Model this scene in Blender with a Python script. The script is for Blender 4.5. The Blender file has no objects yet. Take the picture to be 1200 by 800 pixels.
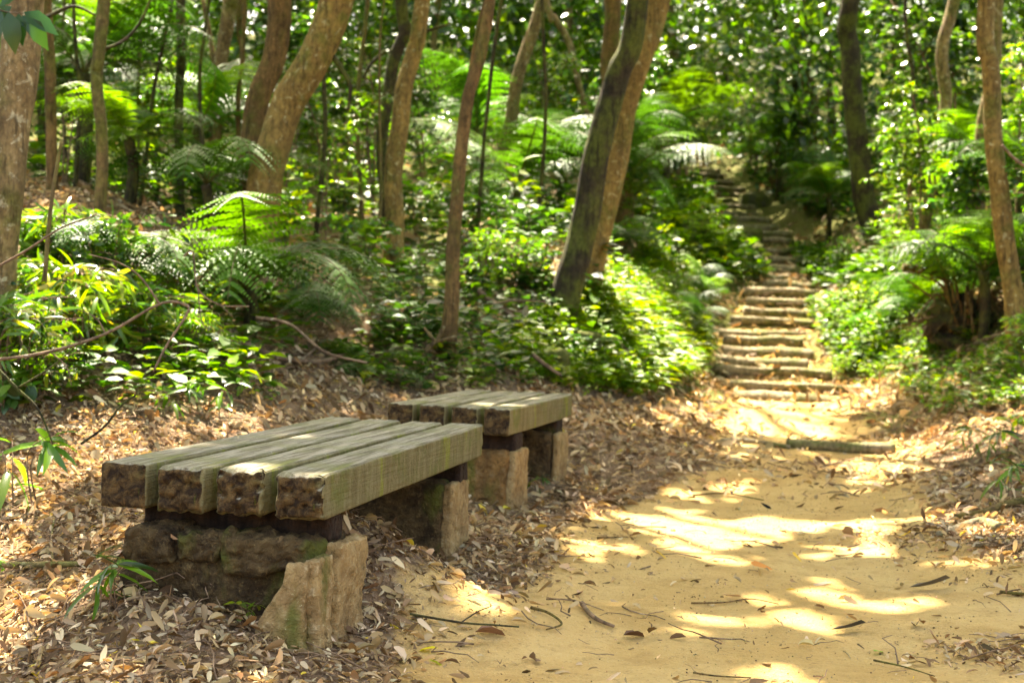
import bpy, math
import numpy as np
from mathutils import Vector, Matrix

rng = np.random.default_rng(11)
PI = math.pi
COL = bpy.context.scene.collection

# ------------------------------------------------------------------ noise
def _h(ix, iy, iz, seed):
    h = (ix * 374761393 + iy * 668265263 + iz * 2147483647 + seed * 144665) & 0xFFFFFFFF
    h = ((h ^ (h >> 13)) * 1274126177) & 0xFFFFFFFF
    h = ((h ^ (h >> 16)) * 2246822519) & 0xFFFFFFFF
    return ((h ^ (h >> 15)) & 0xFFFFFF) / float(0xFFFFFF)

def vnoise(p, seed=0):
    p = np.asarray(p, float)
    i = np.floor(p).astype(np.int64)
    f = p - i
    f = f * f * (3 - 2 * f)
    r = 0
    for dx in (0, 1):
        wx = f[:, 0] if dx else 1 - f[:, 0]
        for dy in (0, 1):
            wy = f[:, 1] if dy else 1 - f[:, 1]
            for dz in (0, 1):
                wz = f[:, 2] if dz else 1 - f[:, 2]
                r = r + wx * wy * wz * _h(i[:, 0] + dx, i[:, 1] + dy, i[:, 2] + dz, seed)
    return r * 2 - 1

def fbm(p, seed=0, octv=4, gain=.5):
    p = np.asarray(p, float)
    a, s, r, t = 1.0, 1.0, 0, 0
    for k in range(octv):
        r = r + a * vnoise(p * s + 17.3 * k, seed + k)
        t += a
        a *= gain
        s *= 2.03
    return r / t

def xy3(x, y, z=0):
    x = np.atleast_1d(np.asarray(x, float)); y = np.atleast_1d(np.asarray(y, float))
    return np.stack([x, y, np.full_like(x, z)], 1)

def sstep(a, b, x):
    t = np.clip((x - a) / (b - a), 0, 1)
    return t * t * (3 - 2 * t)

# ------------------------------------------------------------------ camera
CAM = np.array([0, 0, .93]); PITCH, ROLL = math.radians(1.25), math.radians(1.8)
FPX = 1200 * 50 / 36
def _rx(a): c, s = math.cos(a), math.sin(a); return np.array([[1, 0, 0], [0, c, -s], [0, s, c]])
def _rz(a): c, s = math.cos(a), math.sin(a); return np.array([[c, -s, 0], [s, c, 0], [0, 0, 1]])
RC = _rx(PI / 2 - PITCH) @ _rz(ROLL)

def at(px, py, d):
    return CAM + RC @ np.array([(px - 600) / FPX * d, (400 - py) / FPX * d, -d])

def proj(P):
    q = (np.asarray(P) - CAM) @ RC
    d = -q[:, 2]
    dd = np.where(d > .1, d, 1e9)
    return 600 + q[:, 0] / dd * FPX, 400 - q[:, 1] / dd * FPX, d

# ------------------------------------------------------------------ terrain
# log steps of the stairway: left end, right end in the photograph, thickness factor
LOGS = [(871, 463, 1004, 470, 1.35), (852, 447, 1000, 456, .9), (846, 428, 968, 437, 1.0), (856, 417, 954, 426, 1.0),
        (842, 404, 950, 414, 1.2), (849, 393, 942, 399, 1.0), (846, 383, 945, 389, 1.0), (858, 373, 943, 379, .9), (868, 361, 944, 367, 1.0),
        (870, 349, 947, 354, .95), (866, 339, 955, 343, 1.0), (902, 330, 958, 334, .9), (900, 320, 955, 324, .9), (899, 311, 952, 314, .9),
        (902, 301, 951, 304, .9), (897, 290, 946, 292, .9), (889, 280, 934, 282, .9), (880, 271, 927, 273, 1.0), (862, 263, 908, 265, 1.0),
        (858, 255, 896, 257, .9), (850, 247, 890, 249, .9), (846, 238, 884, 240, .9), (838, 228, 876, 230, .9), (834, 219, 870, 221, .9),
        (826, 211, 862, 212, .9), (816, 203, 852, 204, .9), (808, 196, 845, 198, .9), (802, 189, 836, 190, .9), (799, 182, 830, 183, .9), (796, 176, 826, 177, .9)]
_py = np.array([470, 345, 302, 250, 176.]); _dd = np.array([13.5, 18, 21, 25.5, 32.5])
def stair_depth(py): return float(np.interp(-py, -_py, _dd))
LOGP = []
for (a, b, c, e, t) in LOGS:
    d = stair_depth((b + e) / 2)
    LOGP.append((at(a, b, d), at(c, e, d), t))
LY = np.array([(p[1] + q[1]) / 2 for p, q, t in LOGP]); LZ = np.array([(p[2] + q[2]) / 2 for p, q, t in LOGP])
LX = np.array([(p[0] + q[0]) / 2 for p, q, t in LOGP]); LW = np.array([abs(q[0] - p[0]) / 2 for p, q, t in LOGP])
LZ = np.maximum.accumulate(LZ)

CP = []
def cp(px, py, d): CP.append(at(px, py, d))
for a in [(0, 790, 3.55), (0, 690, 4.25), (132, 692, 3.85), (60, 600, 5), (200, 490, 6.4), (50, 510, 5.9), (350, 445, 7.8), (440, 425, 9.3),
          (520, 415, 9.5), (655, 368, 11.5), (690, 333, 12.2), (300, 290, 10.2), (455, 331, 12), (590, 462, 9.2), (700, 470, 10.2), (770, 445, 11.8),
          (803, 425, 13.6), (750, 200, 21), (600, 210, 19), (400, 250, 17), (200, 240, 15), (60, 300, 8.2), (440, 612, 4.5), (1190, 408, 11), (1195, 560, 7.2),
          (1150, 490, 9.6), (1050, 432, 13.5), (1005, 440, 14.6), (975, 395, 15.8), (1020, 277, 20), (975, 305, 20), (1100, 322, 16), (1130, 388, 13.4), (1200, 300, 14.5),
          (1110, 200, 22), (790, 300, 18), (730, 330, 14), (820, 370, 15.6), (850, 300, 19.5), (960, 235, 25), (780, 200, 28), (870, 150, 36),
          (640, 560, 7.6), (720, 530, 8.4), (392, 772, 3.68), (300, 740, 3.72), (220, 718, 3.78), (425, 745, 3.95), (560, 648, 5.25), (604, 608, 6.4), (668, 565, 7.8), (480, 668, 4.85), (455, 640, 4.7), (540, 690, 4.7), (1075, 470, 11.6), (980, 350, 17)]:
    cp(*a)
for x, y, z in [(.4, 3, 0), (1.2, 3.2, 0), (.3, 4.5, 0), (1.4, 5, .0), (.7, 6, 0), (1.7, 6.5, .02), (1.5, 8, .03), (1.9, 10, .08), (2.3, 12, .14), (2.9, 10.5, .10), (3.1, 12.3, .18), (3.35, 13.6, .24), (2.0, 12.5, .16), (1.35, 10, .10), (2.6, 8.3, .05), (0, 1, 0), (2, 1, .02),
                (0, -4, 0), (0, -12, 0), (-4, -8, .6), (4, -8, .6), (-4, 2, .5), (4, 3, .6), (4, 6, .75), (6, 4, 1.8), (-7, 4, 1.4), (-12, 6, 3), (12, 6, 4), (-12, 20, 5),
                (14, 20, 5.5), (0, 45, 7.8), (-15, 40, 8), (16, 40, 9), (0, 65, 13), (-30, 60, 13), (30, 60, 14), (-30, 10, 6), (30, 10, 8), (-30, -12, 2), (30, -12, 3), (0, 95, 18), (-50, 95, 18), (50, 95, 18),
                (-55, 20, 9), (55, 20, 10), (-55, -12, 3), (55, -12, 4), (-1.6, 2.6, .08)]:
    CP.append(np.array([x, y, z]))
for k in range(0, len(LX), 2): CP.append(np.array([LX[k], LY[k], LZ[k] - .03]))
CP = np.array(CP)
def _phi(r2): return np.where(r2 > 1e-9, .5 * r2 * np.log(r2 + 1e-12), 0)
_n = len(CP)
_A = np.zeros((_n + 3, _n + 3))
_r2 = ((CP[:, None, :2] - CP[None, :, :2]) ** 2).sum(2)
_A[:_n, :_n] = _phi(_r2) + np.eye(_n) * .012
_A[:_n, _n] = 1; _A[:_n, _n + 1:] = CP[:, :2]; _A[_n, :_n] = 1; _A[_n + 1:, :_n] = CP[:, :2].T
_W = np.linalg.solve(_A, np.concatenate([CP[:, 2], np.zeros(3)]))

SAND = np.array([(-.6, -12), (-.6, 2), (-.38, 3.5), (-.28, 4.5), (.08, 5.3), (.16, 6.4), (.55, 7.2), (1.05, 8.3), (1.3, 10), (1.8, 12), (2.05, 13.6), (3.25, 13.6), (3.0, 12), (2.85, 10.5), (2.65, 8.4), (2.15, 6.9), (1.9, 5.9), (2.0, 4.6), (2.2, 3.4), (2.6, 1), (3, -12)])
def sand_sd(x, y):
    """signed distance to the bare sandy strip, positive inside"""
    P = np.stack([x, y], 1); n = len(SAND)
    dm = np.full(len(P), 1e9); ins = np.zeros(len(P), bool)
    for i in range(n):
        a, b = SAND[i], SAND[(i + 1) % n]
        ab = b - a
        t = np.clip(((P - a) @ ab) / (ab @ ab), 0, 1)
        dm = np.minimum(dm, np.linalg.norm(P - a - t[:, None] * ab, axis=1))
        cond = ((a[1] > y) != (b[1] > y))
        xi = a[0] + (y - a[1]) / ((b[1] - a[1]) if abs(b[1] - a[1]) > 1e-9 else 1e-9) * ab[0]
        ins ^= cond & (x < xi)
    return np.where(ins, dm, -dm)

def sand_mask(x, y):
    sd = sand_sd(x, y) + .16 * fbm(xy3(x * 1.7, y * 1.7), 31, 4)
    m = sstep(-.12, .22, sd)
    m = m * (1 - .42 * sstep(7.0, 8.4, y + .5 * fbm(xy3(x, y), 5, 3)) * (1 - .6 * sstep(8.8, 9.6, y)))
    return np.clip(m, 0, 1)

def hz(x, y):
    x = np.atleast_1d(np.asarray(x, float)); y = np.atleast_1d(np.asarray(y, float))
    out = np.empty_like(x)
    for s in range(0, len(x), 40000):
        xs, ys = x[s:s + 40000], y[s:s + 40000]
        r2 = (xs[:, None] - CP[None, :, 0]) ** 2 + (ys[:, None] - CP[None, :, 1]) ** 2
        z = _phi(r2) @ _W[:_n] + _W[_n] + _W[_n + 1] * xs + _W[_n + 2] * ys
        out[s:s + 40000] = z
    sd = sand_sd(x, y)
    rough = sstep(.1, -.5, sd)
    out = out + .016 * fbm(xy3(x * 2.2, y * 2.2), 19, 3) + .007 * fbm(xy3(x * 9, y * 9), 29, 2) + rough * .035 * fbm(xy3(x * 2.3, y * 2.3), 3, 4) + .008 * fbm(xy3(x * 5, y * 5), 9, 3)
    out = out + sstep(8, 22, np.hypot(x, y)) * .22 * fbm(xy3(x * .45, y * .45), 12, 4)
    # stairway treads cut into the slope
    k = np.clip(np.searchsorted(LY, y, side='right') - 1, 0, len(LY) - 1)
    k2 = np.clip(k + 1, 0, len(LY) - 1)
    fr = np.clip((y - LY[k]) / np.maximum(LY[k2] - LY[k], .05), 0, 1)
    tz = LZ[k] - .015 + (LZ[k2] - LZ[k]) * (.22 * fr + .5 * sstep(.75, 1, fr)) - .02
    xc = LX[k] + (LX[k2] - LX[k]) * fr; wv = LW[k] + (LW[k2] - LW[k]) * fr
    w = sstep(wv + .55, wv + .0, np.abs(x - xc)) * sstep(LY[0] - .35, LY[0] - .02, y) * sstep(LY[-1] + 1.5, LY[-1], y)
    return out * (1 - w) + tz * w

def axis(lo, d0, d1, hi, step, g):
    a = list(np.arange(d0, d1 + 1e-6, step)); s = step
    while a[-1] < hi: s *= g; a.append(a[-1] + s)
    s = step
    while a[0] > lo: s *= g; a.insert(0, a[0] - s)
    return np.array(a)
GX = axis(-60, -3.0, 3.4, 60, .05, 1.055); GY = axis(-14, 2.6, 9.5, 98, .05, 1.02)
gx, gy = np.meshgrid(GX, GY)
GZ = hz(gx.ravel(), gy.ravel()).reshape(gx.shape)

def hzf(x, y):
    x = np.clip(np.atleast_1d(x), GX[0], GX[-1] - 1e-3); y = np.clip(np.atleast_1d(y), GY[0], GY[-1] - 1e-3)
    i = np.clip(np.searchsorted(GX, x, 'right') - 1, 0, len(GX) - 2); j = np.clip(np.searchsorted(GY, y, 'right') - 1, 0, len(GY) - 2)
    fx = (x - GX[i]) / (GX[i + 1] - GX[i]); fy = (y - GY[j]) / (GY[j + 1] - GY[j])
    return (GZ[j, i] * (1 - fx) + GZ[j, i + 1] * fx) * (1 - fy) + (GZ[j + 1, i] * (1 - fx) + GZ[j + 1, i + 1] * fx) * fy

TS = np.geomspace(2, 85, 260)
def gp(px, py):
    """where the line of sight through a pixel meets the ground"""
    px = np.atleast_1d(np.asarray(px, float)); py = np.atleast_1d(np.asarray(py, float))
    dirs = np.stack([(px - 600) / FPX, (400 - py) / FPX, -np.ones_like(px)], 1) @ RC.T
    hit = np.full(len(px), TS[-1]); done = np.zeros(len(px), bool); prev = TS[0]; pd = None
    for t in TS:
        P = CAM + dirs * t
        dv = P[:, 2] - hzf(P[:, 0], P[:, 1])
        new = (dv < 0) & ~done
        if pd is not None:
            f = np.clip(pd / np.maximum(pd - dv, 1e-6), 0, 1)
            hit = np.where(new, prev + (t - prev) * f, hit)
        done |= new; prev = t; pd = dv
    return CAM + dirs * hit[:, None]

# ------------------------------------------------------------------ mesh helpers
def new_mesh(name, verts, tris=None, quads=None, col=None, mat=None, smooth=True, extra=None):
    verts = np.asarray(verts, np.float32)
    tris = np.zeros((0, 3), np.int32) if tris is None else np.asarray(tris, np.int32).reshape(-1, 3)
    quads = np.zeros((0, 4), np.int32) if quads is None else np.asarray(quads, np.int32).reshape(-1, 4)
    me = bpy.data.meshes.new(name)
    me.vertices.add(len(verts)); me.vertices.foreach_set('co', verts.ravel())
    nl = tris.size + quads.size
    me.loops.add(nl); me.loops.foreach_set('vertex_index', np.concatenate([tris.ravel(), quads.ravel()]))
    npol = len(tris) + len(quads)
    me.polygons.add(npol)
    st = np.concatenate([np.arange(len(tris)) * 3, tris.size + np.arange(len(quads)) * 4]).astype(np.int32)
    me.polygons.foreach_set('loop_start', st)
    me.polygons.foreach_set('use_smooth', np.full(npol, smooth))
    me.update(calc_edges=True)
    if col is not None:
        c = np.ones((len(verts), 4), np.float32); c[:, :3] = col
        a = me.attributes.new('col', 'FLOAT_COLOR', 'POINT'); a.data.foreach_set('color', c.ravel())
    for k, v in (extra or {}).items():
        a = me.attributes.new(k, 'FLOAT', 'POINT'); a.data.foreach_set('value', np.asarray(v, np.float32))
    if mat: me.materials.append(mat)
    return me

class Geo:
    def __init__(s): s.v, s.t, s.q, s.c, s.n = [], [], [], [], 0
    def add(s, v, t=None, q=None, c=None):
        v = np.asarray(v, float)
        s.v.append(v)
        if t is not None and len(t): s.t.append(np.asarray(t) + s.n)
        if q is not None and len(q): s.q.append(np.asarray(q) + s.n)
        cc = np.ones((len(v), 3)) if c is None else np.broadcast_to(np.asarray(c, float), (len(v), 3))
        s.c.append(cc); s.n += len(v); return s
    def mesh(s, name, mat, off=None, smooth=True):
        v = np.concatenate(s.v)
        if off is not None: v = v - np.asarray(off)
        return new_mesh(name, v, np.concatenate(s.t) if s.t else None, np.concatenate(s.q) if s.q else None, np.concatenate(s.c), mat, smooth)

def obj(name, mesh, parent=None, loc=None):
    o = bpy.data.objects.new(name, mesh); COL.objects.link(o)
    if parent is not None: o.parent = parent
    if loc is not None: o.location = loc
    return o
def tag(o, label=None, cat=None, group=None, kind=None):
    if label: o['label'] = label
    if cat: o['category'] = cat
    if group: o['group'] = group
    if kind: o['kind'] = kind
    return o
def thing(name, label, cat, loc, group=None, rz=0, sc=1):
    o = bpy.data.objects.new(name, None); COL.objects.link(o); o.empty_display_size = .1
    o.location = loc; o.rotation_euler = (0, 0, rz); o.scale = (sc,) * 3
    return tag(o, label, cat, group)

def catmull(P, n):
    P = np.asarray(P, float)
    if len(P) == 2: return P[0] + (P[1] - P[0]) * np.linspace(0, 1, n)[:, None]
    Q = np.vstack([2 * P[0] - P[1], P, 2 * P[-1] - P[-2]])
    u = np.linspace(0, len(P) - 1 - 1e-9, n); i = u.astype(int); f = (u - i)[:, None]
    p0, p1, p2, p3 = Q[i], Q[i + 1], Q[i + 2], Q[i + 3]
    return .5 * (2 * p1 + (p2 - p0) * f + (2 * p0 - 5 * p1 + 4 * p2 - p3) * f ** 2 + (3 * p1 - p0 - 3 * p2 + p3) * f ** 3)

def tube(P, R, sides=8, bump=0, seed=0, freq=6):
    P = np.asarray(P, float); n = len(P); R = np.broadcast_to(np.asarray(R, float), (n,))
    T = np.gradient(P, axis=0); T /= np.linalg.norm(T, axis=1)[:, None] + 1e-9
    ref = np.array([0, 0, 1.]) if abs(T[:, 2]).mean() < .8 else np.array([0, 1., 0])
    A = np.cross(T, ref); A /= np.linalg.norm(A, axis=1)[:, None] + 1e-9
    B = np.cross(T, A)
    th = np.arange(sides) / sides * 2 * PI
    ring = A[:, None] * np.cos(th)[None, :, None] + B[:, None] * np.sin(th)[None, :, None]
    V = P[:, None] + ring * R[:, None, None]
    V = V.reshape(-1, 3)
    if bump:
        f = 1 + bump * fbm(V * np.array([freq, freq, freq * .45]), seed, 4)
        V = np.repeat(P, sides, 0) + (V - np.repeat(P, sides, 0)) * f[:, None]
    i = np.arange(n - 1)[:, None] * sides; j = np.arange(sides)[None]; k = (j + 1) % sides
    q = np.stack([i + j, i + k, i + sides + k, i + sides + j], -1).reshape(-1, 4)
    V = np.vstack([V, P[:1], P[-1:]]); a, b = len(V) - 2, len(V) - 1
    jj = np.arange(sides); kk = (jj + 1) % sides
    t = np.vstack([np.stack([np.full(sides, a), kk, jj], 1), np.stack([np.full(sides, b), (n - 1) * sides + jj, (n - 1) * sides + kk], 1)])
    return V, t, q

def lattice_box(xs, ys, zs):
    V, Q = [], []; n = 0
    def face(U, W, f, flip):
        nonlocal n
        u, w = np.meshgrid(U, W, indexing='ij'); V.append(f(u.ravel(), w.ravel()))
        a, b = len(U), len(W); i, j = np.meshgrid(np.arange(a - 1), np.arange(b - 1), indexing='ij'); i = i.ravel(); j = j.ravel()
        q = np.stack([i * b + j, (i + 1) * b + j, (i + 1) * b + j + 1, i * b + j + 1], 1) + n
        Q.append(q[:, ::-1] if flip else q); n += a * b
    st = lambda a, b, c: np.stack(np.broadcast_arrays(a, b, c), 1)
    face(xs, ys, lambda u, w: st(u, w, zs[-1]), False); face(xs, ys, lambda u, w: st(u, w, zs[0]), True)
    face(xs, zs, lambda u, w: st(u, ys[0], w), False); face(xs, zs, lambda u, w: st(u, ys[-1], w), True)
    face(ys, zs, lambda u, w: st(xs[-1], u, w), False); face(ys, zs, lambda u, w: st(xs[0], u, w), True)
    V = np.concatenate(V); Q = np.concatenate(Q)
    key = np.round(V * 1e5).astype(np.int64)
    _, first, inv = np.unique(key, axis=0, return_index=True, return_inverse=True)
    return V[first], inv.ravel()[Q]

def round_box(V, lo, hi, r):
    lo = np.asarray(lo) + r; hi = np.asarray(hi) - r
    c = np.clip(V, lo, hi); d = V - c; L = np.linalg.norm(d, axis=1)[:, None]
    nrm = d / np.maximum(L, 1e-9)
    return c + nrm * r, nrm

def eased(lo, hi, n, r):
    m = np.linspace(lo + r, hi - r, n); return np.concatenate([[lo, lo + r * .3, lo + r * .65], m, [hi - r * .65, hi - r * .3, hi]])

def block(lo, hi, n=14, r=.03, amp=.012, freq=9, seed=0, warp=None, fine=.003):
    V, Q = lattice_box(eased(lo[0], hi[0], n, r), eased(lo[1], hi[1], n, r), eased(lo[2], hi[2], n, r))
    V, N = round_box(V, lo, hi, r)
    if warp: V = warp(V)
    off = np.stack([fbm(V * freq, seed + 50 * k, 4) for k in range(3)], 1) * amp
    V = V + off + N * (fine * fbm(V * freq * 7, seed + 9, 3))[:, None]
    return V, Q

# ------------------------------------------------------------------ materials
def mat_new(name):
    m = bpy.data.materials.new(name); m.use_nodes = True; nt = m.node_tree; nt.nodes.clear()
    return m, nt
class NT:
    def __init__(s, nt): s.nt = nt
    def n(s, t, **kw):
        x = s.nt.nodes.new(t)
        for k, v in kw.items():
            if k.startswith('p_'): setattr(x, k[2:], v)
        for k, v in kw.items():
            if k.startswith('p_'): continue
            key = int(k[1:]) if k[0] == 'i' and k[1:].isdigit() else k.replace('_', ' ')
            inp = x.inputs[key]
            if hasattr(v, 'node'): s.nt.links.new(v, inp)
            else: inp.default_value = v
        return x
    def mix(s, f, a, b, mode='MIX'):
        x = s.nt.nodes.new('ShaderNodeMix'); x.data_type = 'RGBA'; x.blend_type = mode
        for i, v in ((0, f), (6, a), (7, b)):
            if hasattr(v, 'node'): s.nt.links.new(v, x.inputs[i])
            else: x.inputs[i].default_value = v if i == 0 else (*v, 1)[:4]
        return x.outputs[2]
    def ramp(s, f, a, b):
        x = s.nt.nodes.new('ShaderNodeMapRange'); x.interpolation_type = 'SMOOTHSTEP'
        s.nt.links.new(f, x.inputs[0]); x.inputs[1].default_value = a; x.inputs[2].default_value = b
        return x.outputs[0]
    def math(s, op, a, b=0.0):
        x = s.nt.nodes.new('ShaderNodeMath'); x.operation = op
        for i, v in ((0, a), (1, b)):
            if hasattr(v, 'node'): s.nt.links.new(v, x.inputs[i])
            else: x.inputs[i].default_value = v
        return x.outputs[0]
    def noise(s, vec, scale, detail=4, rough=.55, dist=0):
        x = s.n('ShaderNodeTexNoise', Scale=scale, Detail=detail, Roughness=rough, Distortion=dist)
        s.nt.links.new(vec, x.inputs['Vector']); return x.outputs[0]
    def coords(s, scale=(1, 1, 1), kind='Object'):
        tc = s.n('ShaderNodeTexCoord'); mp = s.n('ShaderNodeMapping'); mp.inputs['Scale'].default_value = scale
        s.nt.links.new(tc.outputs[kind], mp.inputs[0]); return mp.outputs[0]
    def out(s, sh): o = s.n('ShaderNodeOutputMaterial'); s.nt.links.new(sh, o.inputs[0])
    def bsdf(s, col, rough=.8, bump=None, bs=.3, bd=.02, spec=.3):
        b = s.n('ShaderNodeBsdfPrincipled', Roughness=rough)
        b.inputs['Specular IOR Level'].default_value = spec
        if hasattr(col, 'node'): s.nt.links.new(col, b.inputs['Base Color'])
        else: b.inputs['Base Color'].default_value = (*col, 1)
        if bump is not None:
            bp = s.n('ShaderNodeBump', Strength=bs, Distance=bd); s.nt.links.new(bump, bp.inputs['Height']); s.nt.links.new(bp.outputs[0], b.inputs['Normal'])
        return b.outputs[0]

def leaf_mat(name, rough=.38, trans=.4, tcol=(1.7, 1.95, .7), spec=.32, var=.35):
    m, nt = mat_new(name); N = NT(nt)
    at_ = N.n('ShaderNodeAttribute', p_attribute_name='col')
    oi = N.n('ShaderNodeObjectInfo')
    hsv = N.n('ShaderNodeHueSaturation', Color=at_.outputs['Color'])
    hu = N.n('ShaderNodeMapRange', Value=oi.outputs['Random']); hu.inputs[3].default_value = .5 - .03 * var; hu.inputs[4].default_value = .5 + .03 * var
    nt.links.new(hu.outputs[0], hsv.inputs['Hue'])
    va = N.n('ShaderNodeMapRange', Value=N.math('FRACT', N.math('MULTIPLY', oi.outputs['Random'], 7.31))); va.inputs[3].default_value = 1 - var; va.inputs[4].default_value = 1 + var
    nt.links.new(va.outputs[0], hsv.inputs['Value'])
    c = hsv.outputs[0]
    b = N.bsdf(c, rough, spec=spec)
    t = N.n('ShaderNodeBsdfTranslucent', Color=N.mix(1.0, c, tcol, 'MULTIPLY'))
    mx = N.n('ShaderNodeMixShader', Fac=trans); nt.links.new(b, mx.inputs[1]); nt.links.new(t.outputs[0], mx.inputs[2])
    N.out(mx.outputs[0]); return m

def bark_mat(name, c1, c2, lich, amt, bumpd=.02, moss=0):
    m, nt = mat_new(name); N = NT(nt)
    v = N.coords((1, 1, .22)); v2 = N.coords((1, 1, .7)); v3 = N.coords()
    a = N.noise(v, 14, 6, .65); b = N.noise(v2, 5, 4, .6, .4); l = N.noise(v3, 17, 5, .7, .6); f = N.noise(v3, 70, 3)
    c = N.mix(N.ramp(a, .35, .65), c1, c2)
    c = N.mix(N.math('MULTIPLY', N.ramp(b, .45, .62), .6), c, tuple(x * .55 for x in c1))
    c = N.mix(N.math('MULTIPLY', N.ramp(l, .685 - amt * .17, .73 - amt * .14), .75), c, lich)
    if moss: c = N.mix(N.math('MULTIPLY', N.ramp(N.noise(v3, 4, 4, .6), .5 - moss * .2, .72 - moss * .2), .75), c, (.10, .11, .015))
    c = N.mix(N.math('MULTIPLY', N.ramp(N.noise(N.coords((1, 1, .12)), 30, 4, .65), .54, .66), .7), c, tuple(x * .35 for x in c2))
    c = N.mix(.5, c, N.mix(N.ramp(N.noise(v2, 34, 4, .7), .32, .68), (.3, .28, .25), (1.5, 1.5, 1.5)), 'MULTIPLY')
    N.out(N.bsdf(c, .88, N.math('ADD', a, N.math('MULTIPLY', f, .45)), .9, bumpd * 1.3, .2)); return m

M = {}
M['leaf'] = leaf_mat('leaf_green', .5)
M['gloss'] = leaf_mat('leaf_glossy', .31, .33, spec=.42)
M['fern'] = leaf_mat('fern_green', .50, .32, (1.6, 1.9, .7), .25)
M['dry'] = leaf_mat('leaf_dry', .75, .22, (1.3, 1.05, .7), .12, .12)
M['bark_lichen'] = bark_mat('bark_lichen', (.30, .185, .05), (.17, .105, .032), (.48, .42, .21), .6, .012, .12)
M['bark_pale'] = bark_mat('bark_pale', (.27, .18, .075), (.12, .075, .032), (.46, .39, .23), .75, .012, .15)
M['bark_brown'] = bark_mat('bark_brown', (.20, .115, .038), (.095, .055, .02), (.36, .31, .15), .25, .02, .2)
M['bark_dark'] = bark_mat('bark_dark', (.06, .042, .02), (.024, .017, .010), (.17, .16, .08), .25, .02, .5)
M['bark_moss'] = bark_mat('bark_mossy', (.20, .13, .05), (.11, .075, .03), (.36, .34, .16), .35, .015, .55)
M['twig'] = bark_mat('twig_bark', (.26, .17, .095), (.15, .09, .05), (.45, .38, .28), .3, .004)
M['log'] = bark_mat('step_log_bark', (.33, .26, .15), (.18, .135, .07), (.46, .40, .27), .3, .015, .35)
def stone_mat(name, c1, c2, c3, moss, bd=.02):
    m, nt = mat_new(name); N = NT(nt); v = N.coords(); vz = N.coords((1, 1, .45))
    a = N.noise(v, 9, 6, .7, .3); b_ = N.noise(v, 38, 5, .75); g = N.noise(v, 150, 3, .7); w = N.noise(vz, 6, 4, .6, .2)
    vo = N.n('ShaderNodeTexVoronoi', Scale=26.0); nt.links.new(v, vo.inputs['Vector'])
    c = N.mix(N.ramp(a, .34, .62), c2, c1)
    c = N.mix(N.math('MULTIPLY', N.ramp(b_, .52, .66), .7), c, c3)
    c = N.mix(N.math('MULTIPLY', N.ramp(b_, .46, .34), .7), c, tuple(x * .45 for x in c2))
    c = N.mix(N.math('MULTIPLY', N.ramp(w, .56 - moss * .12, .72 - moss * .12), .85), c, (.105, .115, .018))
    c = N.mix(N.math('MULTIPLY', N.ramp(g, .64, .72), .6), c, tuple(min(.7, x * 1.9) for x in c3))
    h = N.math('ADD', N.math('MULTIPLY', a, 1.2), N.math('ADD', N.math('MULTIPLY', b_, .9), N.math('ADD', N.math('MULTIPLY', g, .3), N.math('MULTIPLY', vo.outputs['Distance'], .5))))
    N.out(N.bsdf(c, .93, h, 1.0, bd, .15)); return m
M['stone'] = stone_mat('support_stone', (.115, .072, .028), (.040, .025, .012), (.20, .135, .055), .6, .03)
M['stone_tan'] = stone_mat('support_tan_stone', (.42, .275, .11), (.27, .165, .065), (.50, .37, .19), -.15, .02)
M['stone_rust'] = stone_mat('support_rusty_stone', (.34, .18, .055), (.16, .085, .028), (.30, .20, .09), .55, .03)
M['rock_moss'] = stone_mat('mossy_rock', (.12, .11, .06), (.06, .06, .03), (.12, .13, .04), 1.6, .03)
M['bearer'] = bark_mat('bearer_wood_shaded', (.040, .021, .010), (.018, .010, .006), (.09, .06, .03), .2, .015, .1)  # bearer wood, darkened so the shade under the beams sits in its colour

def ground_mat():
    m, nt = mat_new('forest_ground'); N = NT(nt)
    v = N.coords()
    pa = N.n('ShaderNodeAttribute', p_attribute_name='path').outputs['Fac']
    mo = N.n('ShaderNodeAttribute', p_attribute_name='moss').outputs['Fac']
    n1 = N.noise(v, 1.6, 5, .6); n2 = N.noise(v, 9, 5, .65); n3 = N.noise(v, 60, 4, .7); n4 = N.noise(v, 190, 2, .6); n5 = N.noise(v, 26, 3, .6, .5)
    sand = N.mix(N.ramp(n1, .3, .7), (.515, .32, .106), (.60, .405, .158))
    sand = N.mix(N.math('MULTIPLY', N.ramp(N.noise(v, 2.6, 5, .7, .5), .48, .66), .55), sand, (.40, .235, .068))
    sand = N.mix(N.math('MULTIPLY', N.ramp(n2, .5, .72), .5), sand, (.36, .215, .065))
    sand = N.mix(N.math('MULTIPLY', N.ramp(n3, .55, .70), .6), sand, (.22, .13, .05))
    sand = N.mix(N.math('MULTIPLY', N.ramp(n5, .66, .74), .6), sand, (.20, .13, .06))
    sand = N.mix(N.math('MULTIPLY', N.ramp(n4, .60, .70), .6), sand, (.62, .48, .26))
    soil = N.mix(N.ramp(n2, .35, .65), (.10, .058, .028), (.26, .16, .085))
    soil = N.mix(N.math('MULTIPLY', N.ramp(n3, .5, .65), .7), soil, (.36, .26, .17))
    soil = N.mix(N.math('MULTIPLY', N.ramp(N.math('ADD', n2, N.math('MULTIPLY', mo, .5)), .70, .92), .85), soil, (.10, .115, .014))
    pf = N.ramp(N.math('ADD', pa, N.math('MULTIPLY', N.math('SUBTRACT', n2, .5), .9)), .35, .65)
    c = N.mix(pf, soil, sand)
    h = N.math('ADD', N.math('MULTIPLY', n3, .8), N.math('ADD', N.math('MULTIPLY', n4, .25), n2))
    N.out(N.bsdf(c, .92, h, .85, .035, .12)); return m
M['ground'] = ground_mat()

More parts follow.
